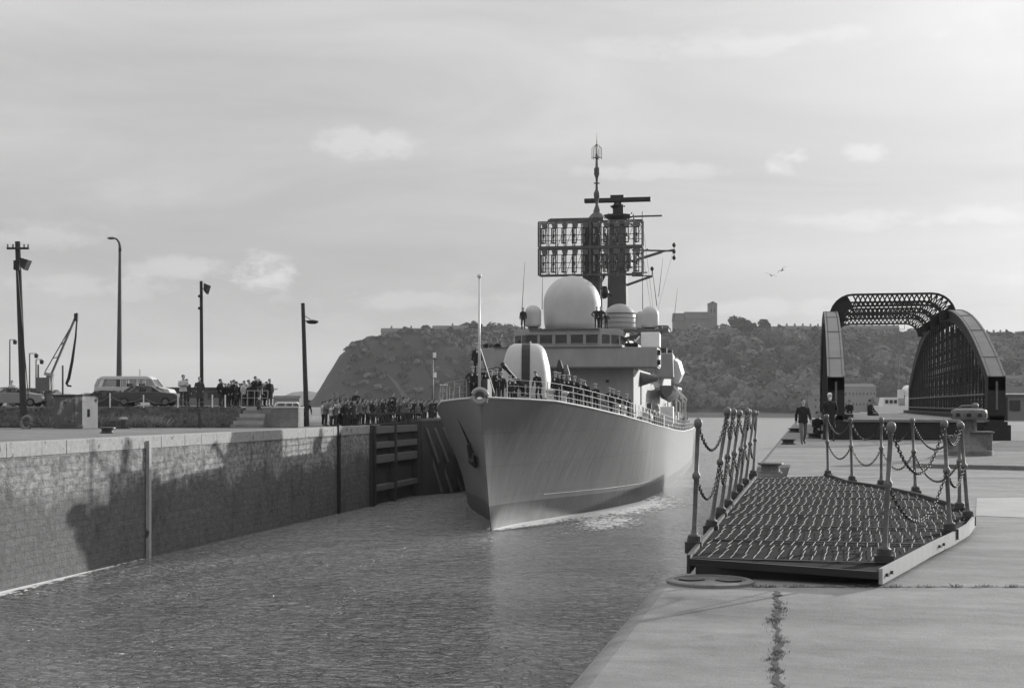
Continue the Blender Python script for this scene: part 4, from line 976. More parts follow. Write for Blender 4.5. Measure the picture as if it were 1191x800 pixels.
# anchor in its recess on the starboard bow
q = LS(545, 516, 3.4); anc = MB()
pa = Vector(hullpt(3.2, .80, -1)); pb = Vector(hullpt(2.2, .50, -1))
mb = MB(); mb.bar(pa+Vector((-.08, 0, .6)), pb+Vector((-.12, 0, .2)), .14, .18); 
mb.bar(pb+Vector((-.2, -.9, .4)), pb+Vector((-.2, .9, .0)), .3, .45); mb.bar(pb+Vector((-.25, -.8, .45)), pb+Vector((-.3, -1.0, 1.15)), .12, .28); mb.bar(pb+Vector((-.25, .8, .1)), pb+Vector((-.3, 1.05, .85)), .12, .28)
mb.build('anchor', 'black', ship)
MB().lathe([(.32, -.1), (.42, -.02), (.36, .06), (.22, .04)], pa+Vector((-.05, 0, .9)), 14, R=Matrix.Rotation(radians(-75), 3, 'Y')).build('hawsepipe', 'ship_dark', ship, smooth=True)
pa2 = Vector(hullpt(3.6, .86, -1)); pd = Vector(hullpt(2.4, .60, -1))
MB().add([pa2+Vector((-.05, -.1, .25)), pa2+Vector((-.05, .12, .2)), pd+Vector((-.05, .5, 0)), pd+Vector((-.05, -.35, 0))], [(0, 1, 2, 3)]).build('anchor_recess', 'ship_dark', ship, fix=False)
# jackstaff with stay
jz = 7.15
js = MB(); p0 = LS(557.5, 452, .6); p1 = LS(557.5, 321, .6); js.tube((p0.x, .6, 7.1), p1, .075, .05, 8).ball(p1, .12).build('jackstaff', 'ship_light', ship, smooth=True)
a = LS(558, 405, .6); b_ = LS(577, 461, 4.5); MB().bar(a, (b_.x, 4.5, zdk(4.5)+.05), .09).build('jackstaff_stay', 'ship', ship)
# guard rails both sides
def rails(sgn, u0, u1, name):
    mb = MB(); u = u0; last = None
    while u < u1:
        p = Vector(hullpt(u, 1, sgn)); p.x -= sgn*.1; mb.tube(p, p+Vector((0, 0, 1.05)), .030, .024, 5)
        if last is not None:
            for h_ in (.35, .70, 1.03): mb.bar(last+Vector((0, 0, h_)), p+Vector((0, 0, h_)), .024)
        last = p; u += 1.45
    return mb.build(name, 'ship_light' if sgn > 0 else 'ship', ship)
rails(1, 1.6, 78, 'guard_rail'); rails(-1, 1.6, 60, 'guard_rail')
# fairleads on deck edge
for px, a, r in ((596, 6.0, .3), (604.5, 7.5, .36), (668, 17.5, .3), (675, 19.2, .34)):
    z = zdk(a); x = hb(a, 1)-.75
    MB().lathe([(r*.8, 0), (r, .06), (r*.72, .2), (r*.72, .55), (r, .7), (r*.9, .78), (r*.6, .8)], (x, a, z-.02), 16, R=None).build('mooring_bitt', 'ship_light', ship, smooth=True, angle=40)
# breakwater
mb = MB()
for s in (-1, 1): mb.extrude([(0, 9.8, zdk(10)-.04), (s*4.2, 12.5, zdk(12)-.04), (s*4.2, 12.6, zdk(12)+.62), (0, 9.9, zdk(10)+.75)], (0, .06, 0))
mb.build('breakwater', 'ship', ship)
# ---- gun turret
ga = 16.5; gx = (lx(583, ga)+lx(641, ga))/2; gz = zdk(ga)
gun = MB(); rings = []
zt = lz(399.5, ga, 611); zb_ = gz+.35; Hh = zt-zb_
W2_ = (lx(641, ga)-lx(583, ga))/2
for k in range(12):
    t_ = k/11; ang = t_*pi/2
    wv = W2_*(cos(ang**1.0*1.0)**.36 if t_ < 1 else 0.02); z = zb_+Hh*(sin(ang)**.92)
    lv = 2.3*(cos(ang)**.42 if t_ < 1 else .02)
    wv *= (.90+.13*sin(min(1, t_*2.2)*pi/2+.3)) if t_ < .5 else 1
    rings.append([(wv*abs(cos(q))**.7*(1 if cos(q) > 0 else -1), lv*abs(sin(q))**.7*(1 if sin(q) > 0 else -1), z) for q in [2*pi*i/28 for i in range(28)]])
M['gunshield'] = mat('gun_shield_fibreglass', .42, .4, .12, 1.2, spec=.4)
tur = gun.loft(rings).build('gun_turret', 'gunshield', ship, smooth=True)
tur.location = (gx, ga, 0); tur.rotation_euler = (0, 0, radians(8))
# barrel slot (dark mantlet) and barrel swung slightly to starboard
rgs = []
for k in range(9):
    ang = (k/8)*pi/2*.93; z = zb_+Hh*sin(ang)**.92+.01; y = -2.3*cos(ang)**.42-.045
    rgs.append((y, z))
mb = MB(); mb.loft([[(-.24, y, z), (-.24, y+.3, z-.1), (.28, y+.3, z-.1), (.28, y, z)] for y, z in rgs]); mb.build('mantlet', 'black', tur)
bz_ = zb_+Hh*.30
mb = MB(); bd = Vector((-.36, -1.0, .42)).normalized(); b0 = Vector((.0, -1.9, bz_)); mb.tube(b0, b0+bd*1.4, .26, .2, 10).tube(b0+bd*1.4, b0+bd*3.9, .13, .10, 10).tube(b0+bd*3.5, b0+bd*4.1, .15, .15, 10); mb.build('barrel', 'mastdark', tur, smooth=True, angle=40)
MB().lathe([(2.05, 0), (2.05, .36)], (gx, ga, gz-.02), 28).build('turret_ring', 'ship_dark', ship)
p_ = LS(617, 396, ga); MB().bar((p_.x, ga, lz(403, ga)), (lx(617, ga), ga, lz(396.5, ga)), .09).build('vent_fitting', 'ship_light', ship)
# ---- missile launcher with two missiles
la = 27; mz = zdk(la)
mb = MB(); xx = lx(655, la)
ln = MB().lathe([(1.0, 0), (1.0, .5), (.55, .7), (.5, 2.0), (.7, 2.2), (.7, 2.6)], (xx, la, mz), 18).build('missile_launcher', 'ship_dark', ship, smooth=True, angle=40)
for px, c_ in ((652, 'mastdark'), (659.5, 'ship_dark')):
    x = lx(px, la); zt_, zb2 = lz(418.5 if px < 655 else 424, la), mz+1.2
    MB().tube((x+.28, la-.1, zb2), (x-.06, la, zt_-.5), .24, .24, 10).tube((x-.06, la, zt_-.5), (x-.08, la, zt_), .24, .10, 10).box((x+.1, la, zb2+1.3), (.05, .7, 1.6)).build('missile', c_, ln, smooth=True, angle=40)
MB().box((lx(646, la), la+1, mz+1.0), (1.5, 1.6, 2.0)).build('deck_locker', 'ship', ship, bevel=.04)
# ---- superstructure
A0 = 36.5                      # bridge front
xc = lx(661, A0); z01 = zdk(A0)
xs, xp = lx(560, A0)+1.0, lx(737, A0+1)
zw0, zw1 = lz(428, A0), lz(404, A0)          # wing band
zr = lz(382, A0); zwin0, zwin1 = lz(399.5, A0), lz(388.5, A0)
MB().prism([(xs, A0+1), (xp, A0+1), (xp, A0+19), (xs, A0+19)], zdk(A0+10)-.3, zw0-.003).build('superstructure_block', 'ship', ship, bevel=.05)
mb = MB(); wl, wr = lx(556, A0), lx(763.5, A0)
mb.prism([(wl+1.4, A0-.6), (wr-2.6, A0-.6), (wr, A0+.8), (wr, A0+4.5), (xp, A0+6.2), (xs, A0+6.2), (wl, A0+4.5), (wl, A0+.8)], zw0, zw1)
mb.build('bridge_wing', 'ship', ship, bevel=.03)
MB().bar((wl+1.4, A0-.66, zw0+.03), (wr-2.6, A0-.66, zw0+.03), .1, .12).bar((wr-2.6, A0-.66, zw0+.03), (wr+.02, A0+.75, zw0+.03), .1, .12).bar((wl+1.4, A0-.62, zw1), (wr-2.6, A0-.62, zw1), .12, .1).build('wing_lip', 'ship_dark', ship)
MB().box((wr+.02, A0+2.4, (zw0+zw1)/2), (.16, 2.6, 1.3)).build('wing_end_panel', 'ship_light', ship)
for k in range(2): MB().box((wr+.1, A0+1.1, zw0+.45+.75*k), (.3, .35, .4)).build('navigation_lamp', 'black', ship)
# wheelhouse with windows
wx0, wx1 = lx(594, A0), lx(719, A0)
mb = MB(); mb.prism([(wx0+1.5, A0), (wx1-1.4, A0), (wx1, A0+1.6), (wx1, A0+8), (wx0, A0+8), (wx0, A0+1.6)], zw1+.003, zr); whs = mb.build('wheelhouse', 'ship', ship, bevel=.04)
for p0_, p1_ in ((602, 607), ):
    pass
wins = [(611.5, 625), (628, 642), (646, 659), (664, 678), (681.5, 695)]
for p0_, p1_ in wins:
    x0_, x1_ = lx(p0_, A0), lx(p1_, A0); wn_ = MB().box(((x0_+x1_)/2, A0-.012, (zwin0+zwin1)/2), (x1_-x0_, .05, zwin1-zwin0-.06)).build('window', 'glass', whs)
    MB().box(((x0_+x1_)/2, A0-.02, zwin1+.0), (x1_-x0_+.12, .12, .06)).box(((x0_+x1_)/2, A0-.02, zwin0), (x1_-x0_+.12, .10, .05)).build('window_frame', 'ship', wn_)
for side in (0, 1):
    a_, b2 = (Vector((wx0+1.5, A0, 0)), Vector((wx0, A0+1.6, 0))) if side == 0 else (Vector((wx1-1.4, A0, 0)), Vector((wx1, A0+1.6, 0)))
    for u0, u1 in ((.1, .46), (.56, .92)):
        p_, q_ = a_.lerp(b2, u0), a_.lerp(b2, u1); c_ = (p_+q_)/2; ang = atan2(q_.y-p_.y, q_.x-p_.x)
        MB().box((c_.x, c_.y, (zwin0+zwin1)/2), ((q_-p_).length, .07, zwin1-zwin0-.06), rz=ang).build('window', 'glass', whs)
for k in range(3): MB().box((wx1+.01, A0+2.4+1.6*k, (zwin0+zwin1)/2), (.06, 1.1, zwin1-zwin0-.06)).build('window', 'glass', whs)
MB().box(((wx0+wx1)/2, A0+.0, zr-.05), (wx1-wx0-2.9, .35, .08)).build('roof_lip', 'ship_dark', whs)
# second tier behind wheelhouse, carries the masts
mb = MB(); mb.prism([(wx0+.2, A0+8), (wx1+.1, A0+8), (wx1+.1, A0+24), (wx0+.2, A0+24)], zw0-.5, zr-.5); mb.build('upper_block', 'ship', ship, bevel=.04)
# ---- radomes
def radome(name, px0, px1, ytop, ybot, a, n=30, sq=.56):
    x = (lx(px0, a)+lx(px1, a))/2; r = (lx(px1, a)-lx(px0, a))/2; z1 = lz(ytop, a, px0); z0 = lz(ybot, a, px0); hh = z1-z0
    prof = [(r*.93, z0), (r*.975, z0+hh*.12), (r*.995, z0+hh*.28)]
    for k in range(13):
        an = radians(0)+k/12*radians(90); prof.append((max(.01, r*cos(an)), z1-r*.98+ (r*.98)*sin(an)))
    prof.sort(key=lambda p: p[1])
    return MB().lathe(prof, (x, a, 0), n).build(name, 'dome', ship, smooth=True), x, r, z0
radome('radome', 632.5, 698.5, 321.5, 383.5, 42, 40)
for px0, px1, yt, yb, a in ((610.5, 629.5, 355, 380, 39.5), (745.5, 766.5, 356.5, 381, 42), (739, 752, 362, 382, 50)):
    o_, x, r, z0 = radome('radome', px0, px1, yt, yb, a, 20)
    MB().lathe([(r*.7, z0-.6), (r*.6, z0-.05), (r*.85, z0+.0)], (x, a, 0), 16).build('pedestal', 'ship_dark', o_)
o_, x, r, z0 = radome('radome', 701, 740, 353.5, 384, 52, 30)
mb = MB()
for k in range(4): z_ = z0+.15+k*.42; mb.lathe([(r*1.0, z_), (r*1.04, z_+.05), (r*1.0, z_+.1)], (x, 52, 0), 26)
mb.build('ribs', 'ship', o_)
# platform for starboard-of-picture small dome with bracket arm
a = 42; MB().box((lx(752, a), a+.5, lz(385, a)), (3.6, 2.2, .22)).bar(LS(722, 396, a), LS(768, 386, a), .3, .35).box((lx(768, a), a, lz(385, a)), (.3, .3, .8)).tube((lx(756, a), a, lz(400, a)), (lx(756, a), a, lz(381, a)), .55, .45, 10).build('dome_platform', 'ship_dark', ship)
MB().box((lx(757, 41), 41, lz(396, 41)), (1.5, 1.4, 1.2)).bar(LS(735, 402, 40), LS(744, 391, 40), .14).build('signal_locker', 'white', ship, bevel=.05)
# ---- bedstead air-search radar on foremast
a = 47; X0_, X1_ = lx(626.5, a), lx(747, a); Zt, Zb, Zm = lz(257.5, a), lz(319.5, a), lz(287.5, a)
fm = thing('x', 'x', 'x'); bpy.data.objects.remove(fm)
px_c = lx(686.5, a)
tower = MB(); 
for sx in (-.62, .62):
    for sy in (-.6, .6): tower.tube((px_c+sx*1.1, a+1.6+sy, zr-.5), (px_c+sx, a+1.6+sy, Zt+.2), .17, .13, 6)
zz_ = zr-.4; k = 0
while zz_ < Zt-.4:
    for sy in (-.6, .6): tower.bar((px_c-.65, a+1.6+sy, zz_), (px_c+.65, a+1.6+sy, zz_+.8), .1); tower.bar((px_c+.65, a+1.6+sy, zz_), (px_c-.65, a+1.6+sy, zz_+.8), .1)
    zz_ += .8
tower.prism([(px_c-.55, a+1.1), (px_c+.55, a+1.1), (px_c+.55, a+2.1), (px_c-.55, a+2.1)], zr-.5, Zt+.2)
fmast = tower.build('foremast', 'mastgrey', ship)
rad = MB()
def frame(z0, z1, mb):
    for z in (z0, z1):
        for y in (a-.1, a+.9): mb.bar((X0_, y, z), (X1_, y, z), .09, .11)
    n = 12
    for i in range(n+1):
        x = X0_+(X1_-X0_)*i/n
        for y in (a-.1, a+.9): mb.bar((x, y, z0), (x, y, z1), .07 if i % 6 else .13, .07)
        for z in (z0, (z0+z1)/2, z1): mb.bar((x, a-.1, z), (x, a+.9, z), .05)
        if i < n:
            x2 = X0_+(X1_-X0_)*(i+1)/n
            mb.bar((x, a+.9, z0), (x2, a+.9, z1), .035); 
    for f_ in (.25, .75): mb.bar((X0_, a-.1, z0+(z1-z0)*f_), (X1_, a-.1, z0+(z1-z0)*f_), .05)
frame(Zm+.06, Zt, rad); frame(Zb, Zm-.06, rad)
arr = rad.build('search_radar_frame', 'mastgrey', fmast)
mb = MB()
for (z0, z1) in ((Zm+.06, Zt), (Zb, Zm-.06)):
    md = MB(); md.bar((X0_, a-.2, z0+(z1-z0)*.45), (X1_, a-.2, z0+(z1-z0)*.45), .05); n = 10; step = (X1_-X0_)/n
    for i in range(n):
        x = X0_+(i+.5)*step; zc0 = z0+(z1-z0)*(.10 if z0 < Zm-.5 else .14); zc1 = z0+(z1-z0)*.72
        for dx in (-.17, .17): md.bar((x+dx, a-.25, zc0), (x+dx, a-.25, zc1), .085, .07)
        md.box((x, a-.25, zc0), (.44, .1, .1)); md.box((x, a-.25, zc1), (.44, .1, .1)); md.box((x, a-.22, (zc0+zc1)/2), (.14, .1, .3))
        if i == n-1: md.build('dipole_array', 'mastdark', arr)
        mb.add([(x-.27, a+.3, z1-.1), (x+.27, a+.3, z1-.1), (x+.18, a+.5, zc1+.1), (x-.18, a+.5, zc1+.1)], [(0, 1, 2, 3)])
        mb.add([(x-.20, a+.46, zc0), (x-.06, a+.46, zc0), (x-.06, a+.46, zc1), (x-.20, a+.46, zc1)], [(0, 1, 2, 3)])
rfl = mb.build('reflector', 'ship', arr); sm = rfl.modifiers.new('thick', 'SOLIDIFY'); sm.thickness = .03
# platform at mast head and pole
MB().box((lx(683, a), a+1.4, Zt+.30), (2.6, 1.4, .2)).box((lx(655, a), a+1.2, Zt+.30), (3.0, .25, .14)).bar((lx(637, a), a+1.2, Zt+.42), (lx(665, a), a+1.2, Zt+.42), .08).lathe([(.8, Zt+.4), (.5, Zt+.75), (.3, Zt+.9)], (lx(692, a), a+1.4, 0), 10).build('mast_platform', 'mastgrey', fmast)
px_p = lx(692, a); 
def zp(py): return lz(py, a, 692)
MB().lathe([(.34, zp(250)), (.30, zp(243)), (.12, zp(236)), (.14, zp(230)), (.25, zp(227)), (.27, zp(222)), (.13, zp(218)), (.10, zp(211)), (.28, zp(210.6)), (.28, zp(210)), (.10, zp(209.6)), (.12, zp(204)), (.24, zp(200)), (.24, zp(193)), (.13, zp(191)), (.10, zp(182)), (.15, zp(181)), (.06, zp(175)), (.05, zp(168)), (.02, zp(158)), (.005, zp(150))], (px_p, a+1.4, 0), 12).build('topmast_pole', 'mastgrey', fmast, smooth=True, angle=35)
mb = MB()
for k in range(6):
    an = k*pi/3+.3; c_ = Vector((px_p, a+1.4, 0)); d_ = Vector((cos(an), sin(an), 0))*.42
    mb.bar(c_+d_+Vector((0, 0, zp(182))), c_+d_+Vector((0, 0, zp(169))), .05); mb.bar(c_+Vector((0, 0, zp(180))), c_+d_+Vector((0, 0, zp(180))), .04); mb.bar(c_+d_+Vector((0, 0, zp(169))), c_+Vector((0, 0, zp(164))), .03)
mb.build('aerial_cage', 'mastgrey', fmast)
# ---- main mast with rotating bar aerial and yards
a2 = 54; xm = lx(718.5, a2); zq = lambda py: lz(py, a2, 718)
mm = MB().loft([[(xm+sx*w_, a2+sy*w_, z) for sx, sy in ((-1, -1), (1, -1), (1, 1), (-1, 1))] for w_, z in ((1.0, zr-.5), (.86, zq(355)), (.82, zq(322)), (.70, zq(262)), (.62, zq(256)))]).build('mainmast', 'mastgrey', ship, bevel=.1)
MB().lathe([(.62, zq(256)), (1.3, zq(253)), (1.3, zq(250.5)), (.45, zq(249)), (.45, zq(243)), (.7, zq(240)), (.4, zq(238.5)), (.3, zq(235))], (xm, a2, 0), 14).box((xm+.3, a2-.4, zq(245)), (.5, .4, .9)).build('aerial_pedestal', 'mastdark', mm)
p_, q_ = LS(680, 234, a2), LS(757, 231.8, a2); mb = MB(); mb.bar(p_, q_, .5, .38); mb.bar(p_+Vector((0, -.3, 0)), q_+Vector((0, -.3, 0)), .12, .26); mb.box(LS(718, 231, a2), (1.2, .7, .55)); mb.build('bar_aerial', 'mastdark', mm)
def bar(p0, p1, t_, aa=a2): MB().bar(LS(p0[0], p0[1], aa), LS(p1[0], p1[1], aa), t_).build('yardarm', 'mastgrey', mm)
bar((700, 253), (770, 251), .14); bar((735, 257), (748, 257), .12); bar((735, 291), (785, 292), .14); bar((735, 304), (770, 293), .22); bar((770, 293), (783, 290.5), .12); bar((735, 317), (753, 317), .1); bar((735, 321), (758, 321), .1); bar((728, 332), (759, 321), .2); bar((700, 257), (735, 264), .1)
bar((747, 246), (747, 262), .06); bar((735, 247), (730, 258), .07); bar((708, 248), (708, 256), .07)
for px, y0, y1 in ((784, 282, 303), (758.5, 311, 322), (747, 257, 264)):
    p_, q_ = LS(px, y0, a2), LS(px, y1, a2); o_ = MB().bar(p_, q_, .07)
    for k in range(3 if px > 780 else 1): c_ = p_.lerp(q_, .15+.35*k); o_.ball(c_, .17, 8, sz=1.2)
    o_.build('yard_aerial', 'mastdark', mm)
# lattice collar of gear half way up both masts
mb = MB(); random.seed(5)
for k in range(26):
    aa = random.choice((48.5, 50, 52.6)); x = lx(random.uniform(697, 741), aa); z = lz(random.uniform(258, 318), aa); mb.bar((x, aa, z), (x+random.uniform(-1.2, 1.2), aa, z+random.uniform(-.8, .8)), .1)
mb.bar((lx(697, 50), 50, lz(288, 50)), (lx(741, 50), 50, lz(288, 50)), .12); mb.build('lattice_stays', 'mastgrey', mm)
for py in (262, 288, 297, 312): MB().box((xm, a2, zq(py)), (2.1, 2.1, .12)).build('mast_platform', 'mastgrey', mm)
MB().box((xm, a2-.3, zq(304)), (2.6, 2.0, 1.2)).build('equipment_cabin', 'mastgrey', mm, bevel=.08); MB().box((xm-.1, a2-.3, zq(281)), (1.9, 1.7, .9)).build('equipment_cabin', 'mastgrey', mm, bevel=.08)
mb = MB(); mb.box((lx(700, 50), 50, lz(338, 50)), (.9, .5, .7)).bar(LS(698, 330, 50), LS(704, 318, 50), .25).bar(LS(690, 330, 49), LS(712, 345, 50), .12).bar(LS(696, 352, 50), LS(704, 336, 50), .14).ball(LS(702, 341, 50), .5); mb.build('signal_projector', 'mastdark', mm)
# whip aerials
mb = MB()
for p0_, p1_, aa in (((606, 378), (610.5, 305), 39), ((630.5, 360), (631, 318), 44), ((764, 356), (758.5, 312), 50), ((747.5, 360), (747, 290), 52), ((784, 372), (788, 335), 66), ((766, 345), (771, 300), 58), ((790, 445), (788, 418), 75)):
    mb = MB(); mb.tube(LS(*p0_, aa), LS(*p1_, aa), .035, .012, 5); mb.build('whip_aerial', 'mastdark', ship)
mb = MB()
for y in (255, 291): mb.tube(LS(747, y, a2), LS(771, 452, 74), .012, n=4)
mb.tube(LS(785, 284, a2), LS(762, 372, 60), .010, n=4); mb.build('wire_aerial', 'mastdark', ship)
# ---- port side clutter aft of the bridge
a = 52
MB().prism([(xp-2.0, A0+19), (xp, A0+19), (xp+.6, A0+22), (xp+.6, A0+40), (xp-6, A0+40)], zdk(60)-.2, lz(436, 60)).build('midship_deckhouse', 'ship', ship, bevel=.04)
MB().loft([[(lx(765, 60), 58, lz(440, 60)), (lx(785, 60), 58, lz(440, 60)), (lx(787, 64), 65, lz(440, 60)), (lx(765, 64), 65, lz(440, 60))], [(lx(765, 60), 58, lz(412, 60)), (lx(784, 60), 58, lz(412, 60)), (lx(784, 64), 65, lz(412, 60)), (lx(765, 64), 65, lz(412, 60))]]).build('funnel_trunk', 'ship', ship, bevel=.1)
MB().tube(LS(772, 414, 60), LS(772, 405, 60), .35).build('exhaust_pipe', 'mastdark', ship); MB().tube(LS(779, 416, 62), LS(779, 407, 62), .3).build('exhaust_pipe', 'mastdark', ship)
MB().loft([[LS(784, 418, 60)+Vector((0, 0, 0)), LS(789, 422, 60), LS(793, 436, 60), LS(789, 446, 60), LS(784, 446, 60)], [v_+Vector((0, 5, .3)) for v_ in (LS(784, 418, 60), LS(789, 422, 60), LS(793, 436, 60), LS(789, 446, 60), LS(784, 446, 60))]]).build('side_trunk', 'ship_light', ship)
# ship's boat in davits
def hullshape(mb, c, L_, W_, Hh_):
    rg = []
    for k in range(9):
        t_ = k/8; w_ = W_/2*max(.05, sin(pi*min(1, .12+t_*.8))**.6); zz0 = Hh_*.25*abs(2*t_-1)**2
        rg.append([(c[0]-w_, c[1]+L_*(t_-.5), c[2]+zz0+Hh_*.5), (c[0]-w_*.7, c[1]+L_*(t_-.5), c[2]+zz0*1.0-.0), (c[0], c[1]+L_*(t_-.5), c[2]+zz0-Hh_*.25), (c[0]+w_*.7, c[1]+L_*(t_-.5), c[2]+zz0), (c[0]+w_, c[1]+L_*(t_-.5), c[2]+zz0+Hh_*.5)])
    mb.loft(rg); return mb
bc = LS(778, 458, 56); sb = hullshape(MB(), (bc.x, 57, bc.z-.4), 7.5, 2.1, 1.5).build('ships_boat', 'ship_dark', ship, smooth=True, angle=40)
MB().box((bc.x, 57, bc.z+.45), (1.9, 6.6, .3)).build('boat_cover', 'ship', sb, bevel=.08)
for aa in (53.6, 60.2):
    z_ = zdk(aa); MB().path([(bc.x+.2, aa, z_), (bc.x+1.35, aa, z_+1.2), (bc.x+1.35, aa, z_+3.0), (bc.x+.7, aa, z_+3.8), (bc.x-.2, aa, z_+4.0)], .11, 6).build('davit', 'ship_light', ship)
# torpedo-tube-like grey drum and flare shapes on the bright side of the block
p_ = LS(750, 441, 44); MB().ball(p_+Vector((-.45, -.3, 0)), .62, 14).tube(p_+Vector((-.4, -.3, 0)), p_+Vector((1.0, .2, .05)), .62, .2, 14).build('directional_aerial', 'ship_dark', ship, smooth=True, angle=40)
MB().box((xp+.03, A0+8, zw0-1.9), (.1, 1.0, 1.9)).build('side_door', 'ship_dark', ship)
for k in range(4): MB().tube((xp+.7, A0+5.0+k*1.15, zdk(A0+5)+.9), (xp+.7, A0+5.95+k*1.15, zdk(A0+5)+.9), .36, n=12).build('liferaft_canister', 'white', ship, smooth=True, angle=40)
MB().box((lx(776, 50), 50, zdk(50)+1.35), (1.1, 1.4, 1.5)).build('ready_locker', 'white', ship, bevel=.05)
MB().box((lx(766, 47), 47.5, zdk(47)+.6), (.9, .9, 1.2)).build('ready_locker', 'ship', ship, bevel=.05)
random.seed(9)
for k in range(9):
    aa = 39+k*1.9+random.uniform(-.5, .5); x = xp+random.uniform(.5, 1.5); z_ = zdk(aa)
    mb = MB(); ht = random.uniform(1.0, 2.3); mb.tube((x, aa, z_), (x, aa, z_+ht), random.uniform(.06, .14), n=7)
    if k % 2: mb.box((x, aa, z_+ht), (.4, .4, .5))
    else: mb.ball((x, aa, z_+ht), .2, 8)
    mb.build('deck_fitting', random.choice(['ship_light', 'ship', 'ship_dark']), ship)
for k in range(7):
    aa = 64+k*3; x = 5.8+random.uniform(-.3, .3); z_ = zdk(aa)
    MB().box((x, aa, z_+random.uniform(.6, 1.4)), (random.uniform(.5, 1.2), 1.2, random.uniform(1, 2.4))).tube((x, aa, z_), (x, aa, z_+random.uniform(2, 4)), .07, n=5).build('deck_fitting', random.choice(['ship_light', 'ship', 'ship_dark']), ship)
# davit pair at the far end of the visible deck
for px in (791, 797): p_ = LS(px, 496, 66); MB().path([(p_.x, 66, zdk(66)), (p_.x, 66, lz(468, 66)), (p_.x-.5, 66, lz(462, 66))], .09, 6).build('davit', 'ship_light', ship)
# cable along front of superstructure and small lamp
MB().path([(xs+3+i*.9, A0+.94, zw0-1.0-.28*i) for i in range(10)], .03, 5).build('cable_run', 'ship_dark', ship)
MB().box((lx(705, A0), A0+.92, lz(443, A0)), (.25, .15, .2)).build('bulkhead_lamp', 'black', ship)
# wake and glittering disturbed water
SHM = Matrix.Translation((SX, SY, WATER)) @ Matrix.Rotation(PHI, 4, 'Z')
def shw(x, a, z=0): return SHM @ Vector((x, a, z))
pts = []
for u in np.arange(0, 34, .5):
    h_ = hullpt(u, 0, 1); q_ = shw(h_[0]+.02, h_[1], 0); kk = 1.25 if u < 6 else (1.05 if u < 22 else 1.05-(u-22)*.05)
    pts.append((q_.x, q_.y, .9+min(5.5, u*.38), 1, -.15, kk))
foam_ribbon('foam', pts, 9, .03)
pts = []
for u in np.arange(0, 6, .5):
    h_ = hullpt(u, 0, -1); q_ = shw(h_[0]-.02, h_[1], 0); pts.append((q_.x, q_.y, .5, -1, -.15, .9-.1*u))
foam_ribbon('foam', pts, 5, .03)

# broken white water thrown off the port bow
gc = P(705, 80); V = []; F = []; dn = []
for i in range(25):
    for j in range(17):
        u, v = i/24*2-1, j/16*2-1; p = P(705+72*u*(1-.15*v), 80+9*v+2*u, 0); V.append((p.x, p.y, WATER+.045)); dn.append(max(-.6, .78-.95*(u*u+v*v)))
for i in range(24):
    for j in range(16): F.append((i*17+j, (i+1)*17+j, (i+1)*17+j+1, i*17+j+1))
me = bpy.data.meshes.new('white_water'); me.from_pydata(V, [], F); me.materials.append(M['foam']); at_ = me.attributes.new('dens', 'FLOAT', 'POINT'); at_.data.foreach_set('value', dn)
o = bpy.data.objects.new('white_water', me); COL.objects.link(o); stuff(o)
